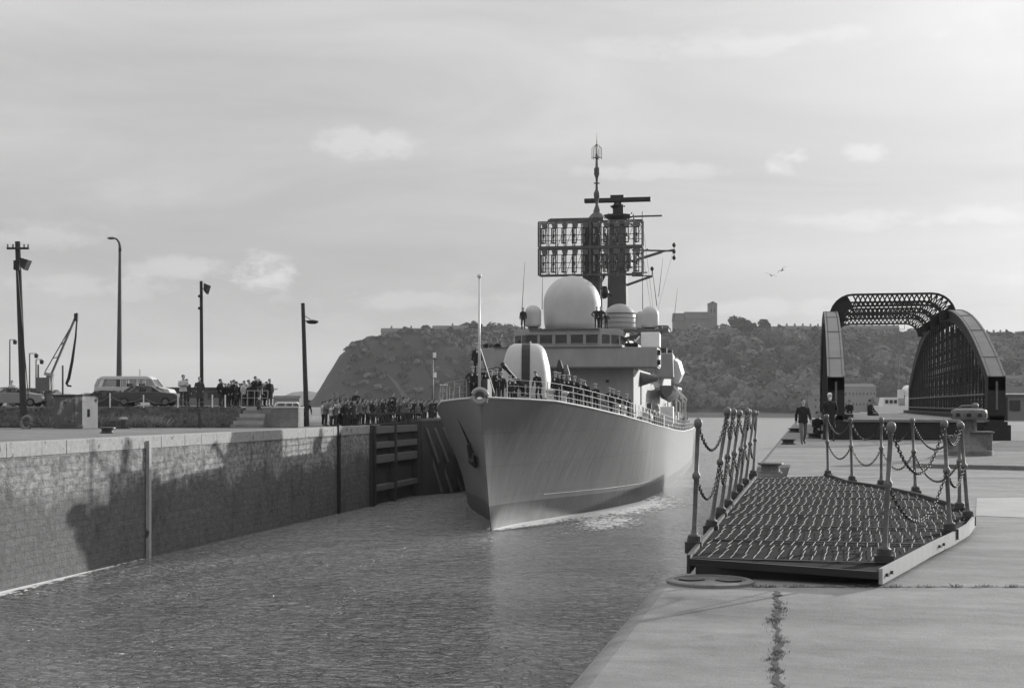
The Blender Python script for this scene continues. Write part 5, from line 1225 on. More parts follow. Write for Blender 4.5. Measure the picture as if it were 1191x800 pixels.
# ================================================================ PEOPLE
def V3(x, y, z): return Vector((x, y, z))
def joints(pose):
    """skeleton of a 1.75 m figure facing -Y"""
    J = dict(pel=V3(0, 0, .94), wai=V3(0, .0, 1.10), che=V3(0, .01, 1.30), nck=V3(0, .0, 1.47), hd=V3(0, -.015, 1.545), top=V3(0, -.02, 1.66))
    for s, n in ((-1, 'l'), (1, 'r')):
        J['sh'+n] = V3(s*.175, .0, 1.415); J['el'+n] = V3(s*.235, .02, 1.13); J['wr'+n] = V3(s*.25, -.05, .90); J['ha'+n] = V3(s*.245, -.075, .82)
        J['hi'+n] = V3(s*.09, 0, .90); J['kn'+n] = V3(s*.10, -.015, .50); J['an'+n] = V3(s*.105, .02, .09); J['to'+n] = V3(s*.13, -.15, .035)
    def arm(n, el, wr, ha): J['el'+n], J['wr'+n], J['ha'+n] = V3(*el), V3(*wr), V3(*ha)
    def leg(n, kn, an, to): J['kn'+n], J['an'+n], J['to'+n] = V3(*kn), V3(*an), V3(*to)
    if pose == 'camera':
        arm('l', (-.27, -.14, 1.22), (-.10, -.27, 1.50), (-.05, -.25, 1.57)); arm('r', (.27, -.14, 1.22), (.10, -.27, 1.50), (.05, -.25, 1.57))
    elif pose == 'folded':
        arm('l', (-.24, -.04, 1.17), (-.02, -.20, 1.22), (.07, -.20, 1.24)); arm('r', (.24, -.04, 1.17), (.02, -.17, 1.17), (-.07, -.18, 1.17))
    elif pose == 'pocket':
        arm('l', (-.27, .06, 1.15), (-.21, -.08, .97), (-.18, -.10, .90)); arm('r', (.27, .06, 1.15), (.21, -.08, .97), (.18, -.10, .90))
    elif pose == 'lean':
        arm('l', (-.25, -.20, 1.19), (-.20, -.42, 1.06), (-.18, -.49, 1.03)); arm('r', (.25, -.20, 1.19), (.20, -.42, 1.06), (.18, -.49, 1.03))
        for k, d_ in (('wai', .03), ('che', .10), ('nck', .17), ('hd', .20), ('top', .23), ('shl', .13), ('shr', .13)): J[k] = J[k]+V3(0, -d_, -.01)
    elif pose == 'hips':
        arm('l', (-.40, .06, 1.18), (-.21, -.04, 1.00), (-.16, -.08, .98)); arm('r', (.40, .06, 1.18), (.21, -.04, 1.00), (.16, -.08, .98))
    elif pose == 'point':
        arm('r', (.40, -.18, 1.40), (.58, -.36, 1.46), (.65, -.42, 1.48))
    elif pose == 'walk':
        leg('l', (-.10, -.16, .52), (-.10, -.22, .10), (-.12, -.39, .05)); leg('r', (.10, .02, .50), (.10, .26, .16), (.12, .14, .04))
        arm('l', (-.24, .10, 1.15), (-.25, .10, .91), (-.25, .09, .83)); arm('r', (.24, -.06, 1.15), (.25, -.20, .95), (.245, -.25, .88))
    elif pose == 'stoop':
        for k, d_ in (('wai', .05), ('che', .14), ('nck', .26), ('hd', .32), ('top', .40), ('shl', .20), ('shr', .20)): J[k] = J[k]+V3(0, -d_, -.05)
        arm('l', (-.25, -.22, 1.08), (-.20, -.36, .88), (-.18, -.40, .80)); arm('r', (.25, -.22, 1.08), (.20, -.36, .88), (.18, -.40, .80))
        leg('l', (-.10, -.14, .50), (-.10, -.08, .10), (-.12, -.25, .04)); leg('r', (.10, -.06, .50), (.10, .14, .09), (.12, -.03, .035))
    elif pose == 'sit':
        for k in ('pel', 'wai', 'che', 'nck', 'hd', 'top', 'shl', 'shr', 'hil', 'hir'): J[k] = J[k]+V3(0, .0, -.44)
        leg('l', (-.13, -.42, .50), (-.13, -.40, .09), (-.14, -.57, .035)); leg('r', (.13, -.42, .50), (.13, -.40, .09), (.14, -.57, .035))
        arm('l', (-.25, -.10, .73), (-.15, -.30, .60), (-.12, -.37, .58)); arm('r', (.25, -.10, .73), (.15, -.30, .60), (.12, -.37, .58))
    return J
BONES = [('pel', 'wai', 't'), ('wai', 'che', 't'), ('che', 'nck', 't'), ('nck', 'hd', 's'), ('hd', 'top', 's')]
for n_ in 'lr': BONES += [('che', 'sh'+n_, 't'), ('sh'+n_, 'el'+n_, 't'), ('el'+n_, 'wr'+n_, 't'), ('wr'+n_, 'ha'+n_, 's'), ('pel', 'hi'+n_, 'b'), ('hi'+n_, 'kn'+n_, 'b'), ('kn'+n_, 'an'+n_, 'b'), ('an'+n_, 'to'+n_, 'f')]
RAD = dict(pel=(.15, .115), wai=(.135, .10), che=(.155, .115), nck=(.058, .06), hd=(.06, .065), top=(.05, .05))
for n_ in 'lr': RAD.update({'sh'+n_: (.066, .066), 'el'+n_: (.046, .046), 'wr'+n_: (.032, .03), 'ha'+n_: (.036, .022), 'hi'+n_: (.092, .095), 'kn'+n_: (.064, .064), 'an'+n_: (.044, .046), 'to'+n_: (.042, .032)})
BODYC = {}
def body_mesh(pose):
    if pose in BODYC: return BODYC[pose]
    J = joints(pose); names = list(J); idx = {k: i for i, k in enumerate(names)}
    me = bpy.data.meshes.new('skeleton'); me.from_pydata([J[k] for k in names], [(idx[a], idx[b_]) for a, b_, _ in BONES], [])
    o = bpy.data.objects.new('skeleton', me); COL.objects.link(o)
    sk = o.modifiers.new('skin', 'SKIN'); sk.use_smooth_shade = True; sk.branch_smoothing = .3
    for k in names:
        v = me.skin_vertices[0].data[idx[k]]; v.radius = RAD[k]; v.use_root = (k == 'pel')
    sb_ = o.modifiers.new('sub', 'SUBSURF'); sb_.levels = 1; sb_.render_levels = 1
    dg = bpy.context.evaluated_depsgraph_get(); dg.update()
    ev = o.evaluated_get(dg); nm = bpy.data.meshes.new_from_object(ev)
    vs_ = [Vector(v.co) for v in nm.vertices]; fs_ = [tuple(p.vertices) for p in nm.polygons]; ms_ = []
    MI = dict(s=0, t=1, b=2, f=3)
    for p in nm.polygons:
        c_ = p.center; best = 9; bk = 't'
        for a, b_, kk in BONES:
            A_, B_ = J[a], J[b_]; ab = B_-A_; t_ = max(0, min(1, (c_-A_).dot(ab)/ab.length_squared)); d_ = (c_-(A_+ab*t_)).length-min(RAD[a][0], RAD[b_][0])
            if d_ < best: best = d_; bk = kk
        ms_.append(MI[bk])
    bpy.data.objects.remove(o); bpy.data.meshes.remove(me)
    mb = MB(); mb.v = [tuple(v) for v in vs_]; mb.f = fs_; mb.m = ms_
    # head: skull, jaw, nose, ears, eyes, mouth
    hc = J['top']; dirn = (J['top']-J['hd']).normalized(); Rh = Matrix.Rotation(0, 3, 'X') if pose not in ('stoop', 'sit') else Matrix.Rotation(radians(25 if pose == 'stoop' else 8), 3, 'X')
    def hp(x, y, z): return hc+Rh @ Vector((x, y, z))
    mb.mi = 0; rg = []
    for z_, rx, ry, oy in ((-.115, .020, .022, -.062), (-.105, .042, .045, -.045), (-.08, .056, .066, -.022), (-.045, .066, .082, -.008), (.0, .073, .092, 0), (.045, .073, .094, .004), (.08, .060, .080, .006), (.100, .038, .052, .006), (.108, .01, .015, .006)):
        rg.append([hp(rx*cos(2*pi*i/14), oy+ry*sin(2*pi*i/14), z_) for i in range(14)])
    mb.loft(rg)
    mb.add([hp(-.011, -.088, .012), hp(.011, -.088, .012), hp(.016, -.086, -.032), hp(-.016, -.086, -.032), hp(0, -.118, -.03)], [(0, 1, 4), (1, 2, 4), (2, 3, 4), (3, 0, 4)])
    for s in (-1, 1): mb.box(hp(s*.076, .005, -.005), (.016, .03, .055))
    mb.mi = 3
    for s in (-1, 1): mb.box(hp(s*.030, -.084, .008), (.022, .012, .010))
    mb.box(hp(0, -.080, -.060), (.040, .012, .006))
    # hands: palm, four fingers bent at the knuckles and a thumb
    mb.mi = 0
    for n_, s in (('l', -1), ('r', 1)):
        w_, h_ = J['wr'+n_], J['ha'+n_]; d_ = (h_-w_).normalized(); sd_ = d_.cross(V3(1, 0, 0) if abs(d_.x) < .9 else V3(0, 1, 0)).normalized(); nn2 = d_.cross(sd_)
        mb.bar(w_, h_, .075, .026)
        for k in range(4):
            b0 = h_+sd_*(.030-.02*k)-d_*.01; ln_ = (.042, .048, .045, .034)[k]; m0 = b0+d_*ln_; e0 = m0+(d_*.7+nn2*.7*(-s)).normalized()*ln_*.8
            mb.path([b0, m0, e0], [.0095, .009, .007], 5)
        b0 = w_+d_*.03+sd_*.036; m0 = b0+(d_*.6+sd_*.8).normalized()*.035; mb.path([b0, m0, m0+d_*.03], [.012, .011, .008], 5)
    BODYC[pose] = (mb, J, Rh); return BODYC[pose]
PC = {}
def person(pose, top, bot, hair='dk', wear='jacket', label='', cat='person', loc=(0, 0, 0), rz=0.0, h=1.75, group=None, skin='skin'):
    key = (pose, top, bot, hair, wear); s_ = h/1.75
    if key in PC:
        o = dup(PC[key], loc, rz, label); o.scale = (s_, s_, s_)
        if group: o['group'] = group
        elif 'group' in o: del o['group']
        return o
    mb, J, Rh = body_mesh(pose)
    t = thing('person', label, cat, loc, rz, group); t.scale = (s_, s_, s_)
    o = mb.build('body', [skin, top, bot, 'black'], t, smooth=True, fix=True)
    hc = J['top']
    def hp(x, y, z): return hc+Rh @ Vector((x, y, z))
    hm = 'hair_wh' if hair == 'wh' else 'hair_dk'
    mb = MB(); rg = []
    lo = -.07 if hair in ('wh', 'long') else -.03
    if hair == 'long': lo = -.16
    for z_, k_ in ((lo, 1.0), (0, 1.12), (.045, 1.14), (.085, .98), (.112, .62), (.122, .1)):
        rg.append([hp(.075*k_*cos(a_), .012+.092*k_*(max(sin(a_), -.15 if z_ < .04 else -.85)), z_) for a_ in [2*pi*i/14 for i in range(14)]])
    mb.loft(rg); 
    if wear != 'sailor': mb.build('hair', hm, t, smooth=True)
    else:
        MB().loft(rg[:4]).build('hair', hm, t, smooth=True)
        cp_ = MB().lathe([(.085, .06), (.088, .095)], hc, 14).build('cap_band', 'navy', t, smooth=True)
        MB().lathe([(.088, .093), (.125, .105), (.125, .118), (.02, .135)], hc, 16).build('cap', 'cloth_white', t, smooth=True)
    if hair == 'wh':
        mb = MB(); rg = [[hp(rx*cos(2*pi*i/10), oy+ry*sin(2*pi*i/10), z_) for i in range(10)] for z_, rx, ry, oy in ((-.15, .02, .02, -.05), (-.12, .045, .04, -.052), (-.085, .055, .045, -.05), (-.065, .05, .035, -.052))]
        mb.loft(rg).build('beard', hm, t, smooth=True)
    # jacket or coat shell
    seated = pose == 'sit'; P_, C__, Nk = J['pel'], J['che'], J['nck']
    low = {'jacket': -.10, 'long': -.42, 'sailor': -.08, 'shirt': -.05}[wear]
    if seated: low = max(low, -.05)
    secs = [(Nk+V3(0, 0, .01), .075, .075), (Nk+V3(0, 0, -.055), .15, .10), ((C__+Nk)/2+V3(0, 0, .0), .205, .128), (C__, .20, .14), (J['wai'], .175, .135), (P_+V3(0, 0, .0), .185, .145), (P_+V3(0, 0, low*.6), .195, .15), (P_+V3(0, 0, low), .20+(.03 if wear == 'long' else 0), .155)]
    mb = MB(); mb.loft([[c_+V3(rx*cos(2*pi*i/16), ry*sin(2*pi*i/16), 0) for i in range(16)] for c_, rx, ry in secs], cap=False)
    for n_ in 'lr': mb.path([J['sh'+n_]+V3(0, 0, .0), (J['sh'+n_]+J['el'+n_])/2, J['el'+n_], (J['el'+n_]+J['wr'+n_])/2, J['wr'+n_]], [.072, .064, .056, .050, .046], 8)
    jk = mb.build('jacket' if wear != 'shirt' else 'shirt', top, t, smooth=True)
    if wear in ('jacket', 'long'): MB().path([Nk+V3(-.07, -.02, .02), Nk+V3(-.05, -.085, -.02), Nk+V3(0, -.115, -.07), Nk+V3(.05, -.085, -.02), Nk+V3(.07, -.02, .02)], .016, 5).build('collar', top, t)
    if wear == 'sailor' : MB().box(C__+V3(0, -.135, .06), (.07, .03, .12)).build('shirt_front', 'cloth_white', t)
    PC[key] = t
    return t
TOPN = {'cloth_black': 'black', 'cloth_dark': 'dark', 'cloth_mid': 'mid-grey', 'cloth_grey': 'grey', 'cloth_pale': 'pale', 'cloth_white': 'white'}
POSN = {'camera': 'raising a camera', 'folded': 'with arms folded', 'pocket': 'with hands in pockets', 'lean': 'leaning forward', 'hips': 'with hands on hips', 'stand': 'with arms at the sides', 'point': 'pointing to one side', 'walk': 'walking', 'stoop': 'stooping', 'sit': 'sitting'}
ORD = ['first', 'second', 'third', 'fourth', 'fifth', 'sixth', 'seventh', 'eighth', 'ninth', 'tenth', 'eleventh', 'twelfth', 'thirteenth', 'fourteenth', 'fifteenth', 'sixteenth', 'seventeenth', 'eighteenth', 'nineteenth', 'twentieth']
ORD += ['twenty-'+o_ for o_ in ORD[:9]]+['thirtieth']+['thirty-'+o_ for o_ in ORD[:9]]+['fortieth']+['forty-'+o_ for o_ in ORD[:9]]
def crowd(rows, where, group, ground, Df, seed, face=None):
    rd = random.Random(seed); rows = sorted(rows, key=lambda r: r[0]); n = len(rows)
    for i, r in enumerate(rows):
        px, ph = r[0], r[1]; D = Df(px, i, rd)
        z = ground+(r[3] if len(r) > 3 else 0)
        top = r[2] if len(r) > 2 and r[2] else rd.choice(['cloth_black', 'cloth_dark', 'cloth_dark', 'cloth_black', 'cloth_mid', 'cloth_grey', 'cloth_pale'])
        if top in ('p', 'b', 'm', 'd'): top = {'p': 'cloth_pale', 'b': 'cloth_black', 'm': 'cloth_mid', 'd': 'cloth_dark'}[top]
        hh = H(ph, D)-z; hh = max(1.35, min(1.95, hh))
        pose = rd.choice(['camera', 'folded', 'pocket', 'stand', 'hips', 'stand', 'pocket'])
        bot = rd.choice(['cloth_black', 'cloth_dark']) if top != 'cloth_black' else rd.choice(['cloth_black', 'cloth_dark'])
        wear = 'long' if (pose in ('pocket', 'stand') and top in ('cloth_dark', 'cloth_black')) else 'jacket'
        p = P(px, D, z)
        rz = (face if face is not None else 0)+rd.uniform(-.6, .6)
        k = i if i < n/2 else n-1-i; sidew = 'from the left' if i < n/2 else 'from the right'
        lb = '%s %s onlooker %s, %s %s %s' % (TOPN[top], 'coated' if wear == 'long' else 'jacketed', POSN[pose], ORD[k], sidew, where)
        q_ = person(pose, top, bot, rd.choice(['dk', 'dk', 'long']) if pose == 'stand' else 'dk', wear, lb, 'onlooker', p, rz, hh, group); q_.scale = (q_.scale[0]*1.14, q_.scale[1]*1.12, q_.scale[2])
# upper bank crowd (faces the ship, right and away)
up = [(213, 436, 'p'), (256, 441, 'b'), (262, 446, 'b'), (269, 443, 'b'), (275, 444, 'd'), (279, 446, 'b'), (284, 443, 'p'), (289, 442, 'p'), (293, 445, 'd'), (297, 438, 'b'), (299, 444, 'm'), (303, 443, 'm'), (305.5, 446, 'd'), (310, 444, 'b'), (313.5, 441, 'b'), (217, 441, 'd'), (258.5, 445, 'd'), (266, 446, 'b'), (272, 442, 'b'), (281.5, 446, 'd'), (286.5, 447, 'b'), (291, 446, 'b'), (295, 443, 'b'), (301, 441, 'b'), (308, 447, 'b'), (264.5, 449, 'm')]
crowd(up, 'in the bank crowd', 'onlookers gathered on the raised bank', 1.262, lambda px, i, rd: 87.6+rd.uniform(-.5, 1.6) if px > 250 else 86.5+(i % 2)*1.2, 4, face=radians(75))
person('pocket', 'cloth_dark', 'cloth_black', 'dk', 'long', 'lone man in a long dark coat at the bank edge left of the crowd', 'onlooker', P(232, 85.9, 1.22), .5, 1.85)
# quay crowd beside the lock gate
gx_ = [(379, 466), (385, 470, 'p'), (392, 464), (396, 463, 'm'), (401, 467, 'b'), (404, 465, 'b'), (408, 463, 'b'), (411, 466, 'd'), (414, 454.5, 'b', .45), (418, 464), (422, 466, 'm'), (427, 467), (431, 465, 'b'), (437, 464, 'm'), (441, 468, 'd'), (446, 466, 'm'),
       (453, 462, 'b'), (457, 457, 'b', .35), (462, 463, 'm'), (466, 465), (470, 461, 'b'), (474, 462, 'm'), (478, 465, 'b'), (482, 466), (486, 465, 'd'), (490, 464, 'b'), (494, 466, 'm'), (499, 466, 'b'), (506, 465, 'b'), (434, 468, 'd'), (398, 470, 'd'), (375.5, 467, 'p'), (449, 468, 'd'), (468, 467, 'd'), (490, 469, 'd')]
rx_ = random.Random(77)
gx_ += [(rx_.uniform(384, 505), rx_.uniform(463, 469), rx_.choice(['d', 'b', 'b', 'm', None])) for _ in range(34)]
def dq(px, i, rd):
    return max(DW(px, XL)+1.2+rd.uniform(0, 3.0), 88.0+rd.uniform(0, 4)) if px < 430 else DW(px, XL)+1.6+rd.uniform(0, 3.2)
crowd(gx_, 'of the gate crowd', 'onlookers lining the quay beside the lock gate', 0.0, dq, 8, face=radians(80))
for px, dz in ((414, .45), (457, .35)):
    rd_ = DW(px, XL)+3
bx_ = 0
person('sit', 'cloth_black', 'cloth_black', 'dk', 'jacket', 'dark-clad man sitting at the foot of the leaning lamp pole', 'onlooker', P(351, 88, -.05), .3, 1.8)
person('stoop', 'cloth_dark', 'cloth_black', 'dk', 'jacket', 'stooping figure in dark clothes close right of the concrete block', 'onlooker', P(356, 90, 0), .9, 1.7)
person('walk', 'cloth_dark', 'cloth_pale', 'dk', 'jacket', 'man in pale trousers climbing the quay steps beside the concrete block', 'onlooker', P(301, 84.6, .22), pi*.8, 1.75)
# men on the right quay
m1 = person('walk', 'cloth_black', 'cloth_mid', 'dk', 'jacket', 'dark-haired man in a black jacket and pale trousers walking along the right quay', 'man', P(934, 48.6), radians(14), 1.58)
m2 = person('pocket', 'cloth_black', 'cloth_black', 'wh', 'long', 'white-haired bearded man in a long black coat on the right quay', 'man', P(965, 53), radians(12), 1.82)
person('sit', 'cloth_black', 'cloth_black', 'dk', 'jacket', 'figure in black crouched behind and left of the white-haired man', 'man', P(950.5, 58, -.22), radians(30), 1.75)
person('sit', 'cloth_black', 'cloth_black', 'dk', 'jacket', 'dark figure sitting on the swing bridge deck in the middle of the opening', 'man', P(1012, 75, DK-.42), radians(60), 1.7)
person('sit', 'cloth_black', 'cloth_dark', 'dk', 'jacket', 'dark figure sitting on the swing bridge deck close to the left truss', 'man', P(988, 84, DK-.42), radians(-20), 1.7)
# sailors on the forecastle
def shipmate(px, a, pose, top, hair, wear, label, rz=0, h=1.76, z=None, grp=None):
    x = lx(px, a); zz0 = zdk(a)-.05 if z is None else z; q_ = shw(x, a, zz0)
    return person(pose, top, 'navy', hair, wear, label, 'sailor', q_, rz, h, grp)
def arail(px, inset=.5):
    a = 1.0
    while lx(px, a) > hb(a, 1)-inset and a < 60: a += .1
    return a
FC = [(550, .9+1.2, 'hips', 'standing highest just left of the jackstaff'), (556.5, 1.9, 'point', 'standing against the foot of the jackstaff'), (566, 3.2, 'stand', 'first right of the jackstaff'), (571, 5.0, 'pocket', 'behind the jackstaff stay'), (577.5, 4.2, 'folded', 'in front of the gun turret left edge'), (583, 6.2, 'stand', 'at the rail left of the pale mooring bitts'),
      (593, 8, 'stand', 'just below the gun barrel'), (599, 9.5, 'folded', 'below the dark slot of the gun turret'), (627, 13, 'stoop', 'stooping in front of the gun turret at the rail'), (646, 15, 'stand', 'first at the rail right of the gun turret'), (650.5, 17.5, 'folded', 'second at the rail right of the gun turret'), (655.5, 15.5, 'stand', 'below the missile launcher at the rail'),
      (662, 19, 'stand', 'right of the missile launcher at the rail'), (668.5, 18, 'pocket', 'left one of the pair with pale caps above the second bitts'), (675.5, 19, 'folded', 'right one of the pair with pale caps above the second bitts'), (684, 23, 'stoop', 'leaning alone between the bitts and the bulkhead'), (693, 24, 'lean', 'bending over the rail below the bridge front'),
      (709, 28, 'stand', 'left one of the four under the bridge corner'), (713.5, 30, 'folded', 'second of the four under the bridge corner'), (719.5, 30, 'stand', 'third of the four under the bridge corner'), (729, 31.5, 'hips', 'last of the four under the bridge corner'), (611, 14, 'folded', 'in the shade of the gun turret')]
for px, a, pose, wh in FC:
    xx_ = lx(px, a); lim = hb(a, 1)-.25
    sg = 1 if xx_ > 0 else -1
    if px > 600 and px != 611: a = arail(px, .45+.35*(int(px) % 2)); xx_ = lx(px, a)
    shipmate(px, a, pose, 'navy', 'dk', 'sailor', 'white-capped sailor %s' % wh, random.uniform(-.5, .9), grp='sailors in white caps on the ship foredeck')
tall = shipmate(555, 2.6, 'stand', 'navy', 'dk', 'sailor', 'sailor standing raised behind the jackstaff above the others at the stem', .2, 1.85, z=zdk(2.6)+1.15, grp='sailors in white caps on the ship foredeck')
MB().box((lx(555, 2.6), 2.8, zdk(2.6)+.5), (1.3, 1.2, 1.2)).build('stem_locker', 'ship_dark', ship)
for px, wh in ((608.5, 'standing on the bridge roof beside the left small dome'), (694, 'on the bridge roof before the large dome, left of the pair'), (698.5, 'on the bridge roof before the large dome, right of the pair'), (705, 'on the bridge roof in front of the banded dome')):
    shipmate(px, 38.3, 'stand' if px < 690 else 'hips', 'navy', 'dk', 'jacket', 'figure in dark uniform %s' % wh, 0.2, 1.78 if px < 700 else 1.3, z=zr)
for px, wh in ((566, 'looking out of the left bridge wing nearest its end'), (572, 'in the middle of the left bridge wing'), (579, 'in the left bridge wing next to the wheelhouse'), (731, 'in the right bridge wing next to the wheelhouse'), (738, 'in the right bridge wing by the white locker')):
    shipmate(px, 38.2, 'lean', 'cloth_mid' if px == 572 else 'navy', 'dk', 'jacket', 'figure %s' % wh, 0.1, 1.75, z=zw1-1.05)
for px, a, wh in ((752, 46, 'nearest the mooring drum aft of the bridge corner'), (759, 50, 'second along the side deck aft of the bridge'), (797, 72, 'at the far end of the visible side deck')):
    shipmate(px, a, 'stand', 'navy', 'dk', 'sailor', 'sailor in navy uniform %s' % wh, .4)
# ================================================================ LEFT QUAY FURNITURE
def flood(mb, c_, s=1): mb.loft([[c_+V3(-.18*s, -.2, .28), c_+V3(-.18*s, .2, .28), c_+V3(-.18*s, .2, -.22), c_+V3(-.18*s, -.2, -.22)], [c_+V3(.35*s, -.35, .12), c_+V3(.35*s, .35, .12), c_+V3(.1*s, .35, -.45), c_+V3(.1*s, -.35, -.45)]])
D_ = 80.0
def pole(name, label, pb, yb, pt, yt, D, r0, r1, m='pole', grp=None, cat='pole'):
    b_ = P(pb, D, H(yb, D)-.4); tp = P(pt, D, H(yt, D)); t = thing(name, label, cat, b_, TH, grp)
    Rm = Matrix.Rotation(-TH, 3, 'Z'); e = Rm @ (tp-b_)
    MB().tube((0, 0, 0), e, r0, r1, 12).build('post', m, t, smooth=True, angle=60); return t, e
t, e = pole('telegraph_pole', 'tall leaning wooden pole with a crossbar and floodlight at the left edge', 27.5, 476, 20.5, 281, 81, .20, .15)
MB().bar(e+V3(-.55, -.2, -.42), e+V3(.72, -.2, -.42), .12, .12).build('crossbar', 'pole', t)
for x in (-.5, -.2, .45, .68): MB().tube(e+V3(x, -.2, -.36), e+V3(x, -.2, -.18), .05, n=6).build('insulator', 'steel', t)
mb = MB(); mb.bar(e+V3(0, -.1, -1.2), e+V3(.3, -.3, -1.25), .06); flood(mb, e+V3(.48, -.3, -1.25), 1); mb.build('floodlight', 'mastdark', t)
MB().box(e+V3(.04, -.26, -1.4), (.3, .25, .55)).tube(e+V3(.06, -.22, -1.6), V3(.35, -.2, 1.0), .03, n=5).build('junction_box', 'mastdark', t)
t, e = pole('street_lamp', 'tall tapering lamp post with a curved top behind the pale van', 138.5, 474, 139.5, 292, 100, .24, .10, 'mastgrey', cat='lamp post')
mb = MB(); c_ = [e+V3(.0, 0, 0), e+V3(0, 0, .35), e+V3(-.06, 0, .6), e+V3(-.2, 0, .82), e+V3(-.4, 0, .93), e+V3(-.55, 0, .95)]; mb.path(c_, [.12, .1, .08, .07, .06, .06], 8); mb.build('curved_arm', 'mastgrey', t, smooth=True)
MB().ball(e+V3(-.62, 0, .92), .2, 10, sx=1.5, sz=.5).build('lamp_head', 'steel', t, smooth=True)
t, e = pole('floodlight_pole', 'dark slim pole with a small floodlight rising behind the lone man on the bank', 234.8, 474, 234, 327, 92, .13, .10, 'pole')
mb = MB(); mb.bar(e+V3(0, 0, -.5), e+V3(.3, -.1, -.5), .05); flood(mb, e+V3(.35, -.1, -.42), .7); mb.build('floodlight', 'mastdark', t)
for zo in (-1.0, -1.8): MB().box(e+V3(-.02, -.12, zo), (.28, .2, .16)).build('bracket', 'mastdark', t)
t, e = pole('floodlight_pole', 'dark leaning pole with an overhanging lamp right of the concrete block', 357, 495, 352.3, 352.5, 89, .17, .12, 'pole')
mb = MB(); mb.tube(e+V3(0, 0, -.75), e+V3(.5, -.1, -1.05), .025, n=5).tube(e+V3(0, 0, -1.15), e+V3(.5, -.1, -1.12), .03, n=5).build('lamp_arm', 'mastdark', t)
MB().lathe([(.10, -.12), (.40, -.2), (.36, -.32), (.2, -.38)], e+V3(.62, -.1, -.95), 14).build('lamp_shade', 'mastdark', t, smooth=True, angle=40)
for px, y0, y1, arm, lb in ((34.5, 458, 411, 1.3, 'leftmost of the slim lamp posts beyond the parked cars'), (42, 458, 418, 1.1, 'second slim lamp post with a short arm beyond the parked cars'), (11.5, 470, 395, 1.0, 'slim lamp post at the very left edge of the picture')):
    t, e = pole('street_lamp', lb, px, 470, px, y1, 190, .13, .09, 'steel', cat='lamp post')
    MB().bar(e, e+V3(arm*.75, 0, .0), .1).build('lamp_arm', 'steel', t); MB().lathe([(.08, 0), (.3, -.1), (.25, -.55), (.08, -.6)], e+V3(arm*.7, 0, -.05), 10).build('lamp_head', 'mastdark', t)
for px, y1, lb in ((44.5, 424, 'short thin pole between the small crane and the slim lamp posts'), (73, 425, 'thin bare pole between the crane jib and its hanging hose')):
    pole('marker_pole', lb, px, 470, px, y1, 170, .13, .11, 'mastgrey')
# old ring (tyre fender) leaning on the pole
t = thing('rubber_ring', 'pale weathered rubber ring leaning against the foot of the leftmost pole', 'tyre', P(31, 80.2, .35))
R_ = Matrix.Rotation(radians(80), 3, 'X') 
mb = MB(); mb.path([R_ @ V3(.31*cos(2*pi*k/24), .36*sin(2*pi*k/24), 0) for k in range(25)], .10, 8); mb.build('ring', 'tyre_pale', t, smooth=True)
# peeling box shed
M['peel'] = mat('peeling_dark_paint', .10, .8, .4, 1.6, .02, spots=(1.4, .54, .30)); M['peel_lt'] = mat('peeling_pale_paint', .60, .8, .15, 2.0, .01, spots=(1.7, .60, .10))
t = thing('equipment_hut', 'small square hut with peeling dark front and pale right side on the grass bank', 'hut', P(81, 80.5), TH+radians(-15))
MB().box((-.1, .8, .95), (1.85, 1.6, 1.9)).build('front_body', 'peel', t, bevel=.02); MB().box((.835, .8, .95), (.03, 1.6, 1.88)).build('side_panel', 'peel_lt', t)
MB().box((-.1, .8, 1.93), (2.0, 1.75, .07)).build('roof', 'mastdark', t); MB().box((-.15, -.02, 1.0), (.9, .05, 1.6)).build('door', 'peel', t)
for x, z in ((-.3, 1.5), (.0, .4)): MB().box((x, -.05, z), (.16, .04, .1)).build('hinge', 'iron', t)
MB().box((.86, .6, .9), (.02, .25, .45)).build('vent', 'black', t)
# small crane
t = thing('quay_crane', 'small pale crane with a thin lattice jib and a hanging dark hose behind the hut', 'crane', P(56, 92, 1.2), TH)
def cx(px, py, y=0, Dd=92.0): return V3((px-56)/F_PX*Dd, y, H(py, Dd)-1.2)
MB().tube(cx(56, 476), cx(57.5, 437), .30, .2, 10).box(cx(52, 447), (.9, .8, .9)).bar(cx(50, 470), cx(56, 445), .14).bar(cx(64, 474), cx(57, 452), .12).build('mast_column', 'steel', t)
MB().bar(cx(52, 434), cx(59.5, 437), .22).bar(cx(57, 452), cx(60, 434), .3).box(cx(51, 448), (.5, .6, .7)).build('slewing_head', 'concrete', t)
mb = MB(); j0, j1 = cx(59, 437), cx(90, 364)
mb.bar(j0, j1, .15, .12); mb.bar(cx(52, 433), cx(86, 374), .06); 
for u in (.3, .55, .8): mb.bar(j0.lerp(j1, u), cx(52, 433).lerp(cx(86, 374), u-.02), .06)
mb.build('jib', 'steel', t); MB().box(cx(88.5, 369), (.22, .2, .5)).build('jib_head', 'mastdark', t)
MB().path([cx(90, 366), cx(88, 392), cx(84, 420), cx(80, 440), cx(77.5, 446), cx(79, 448.5), cx(83, 449)], [.05, .07, .10, .11, .10, .07, .05], 8).build('hanging_hose', 'mastdark', t, smooth=True)
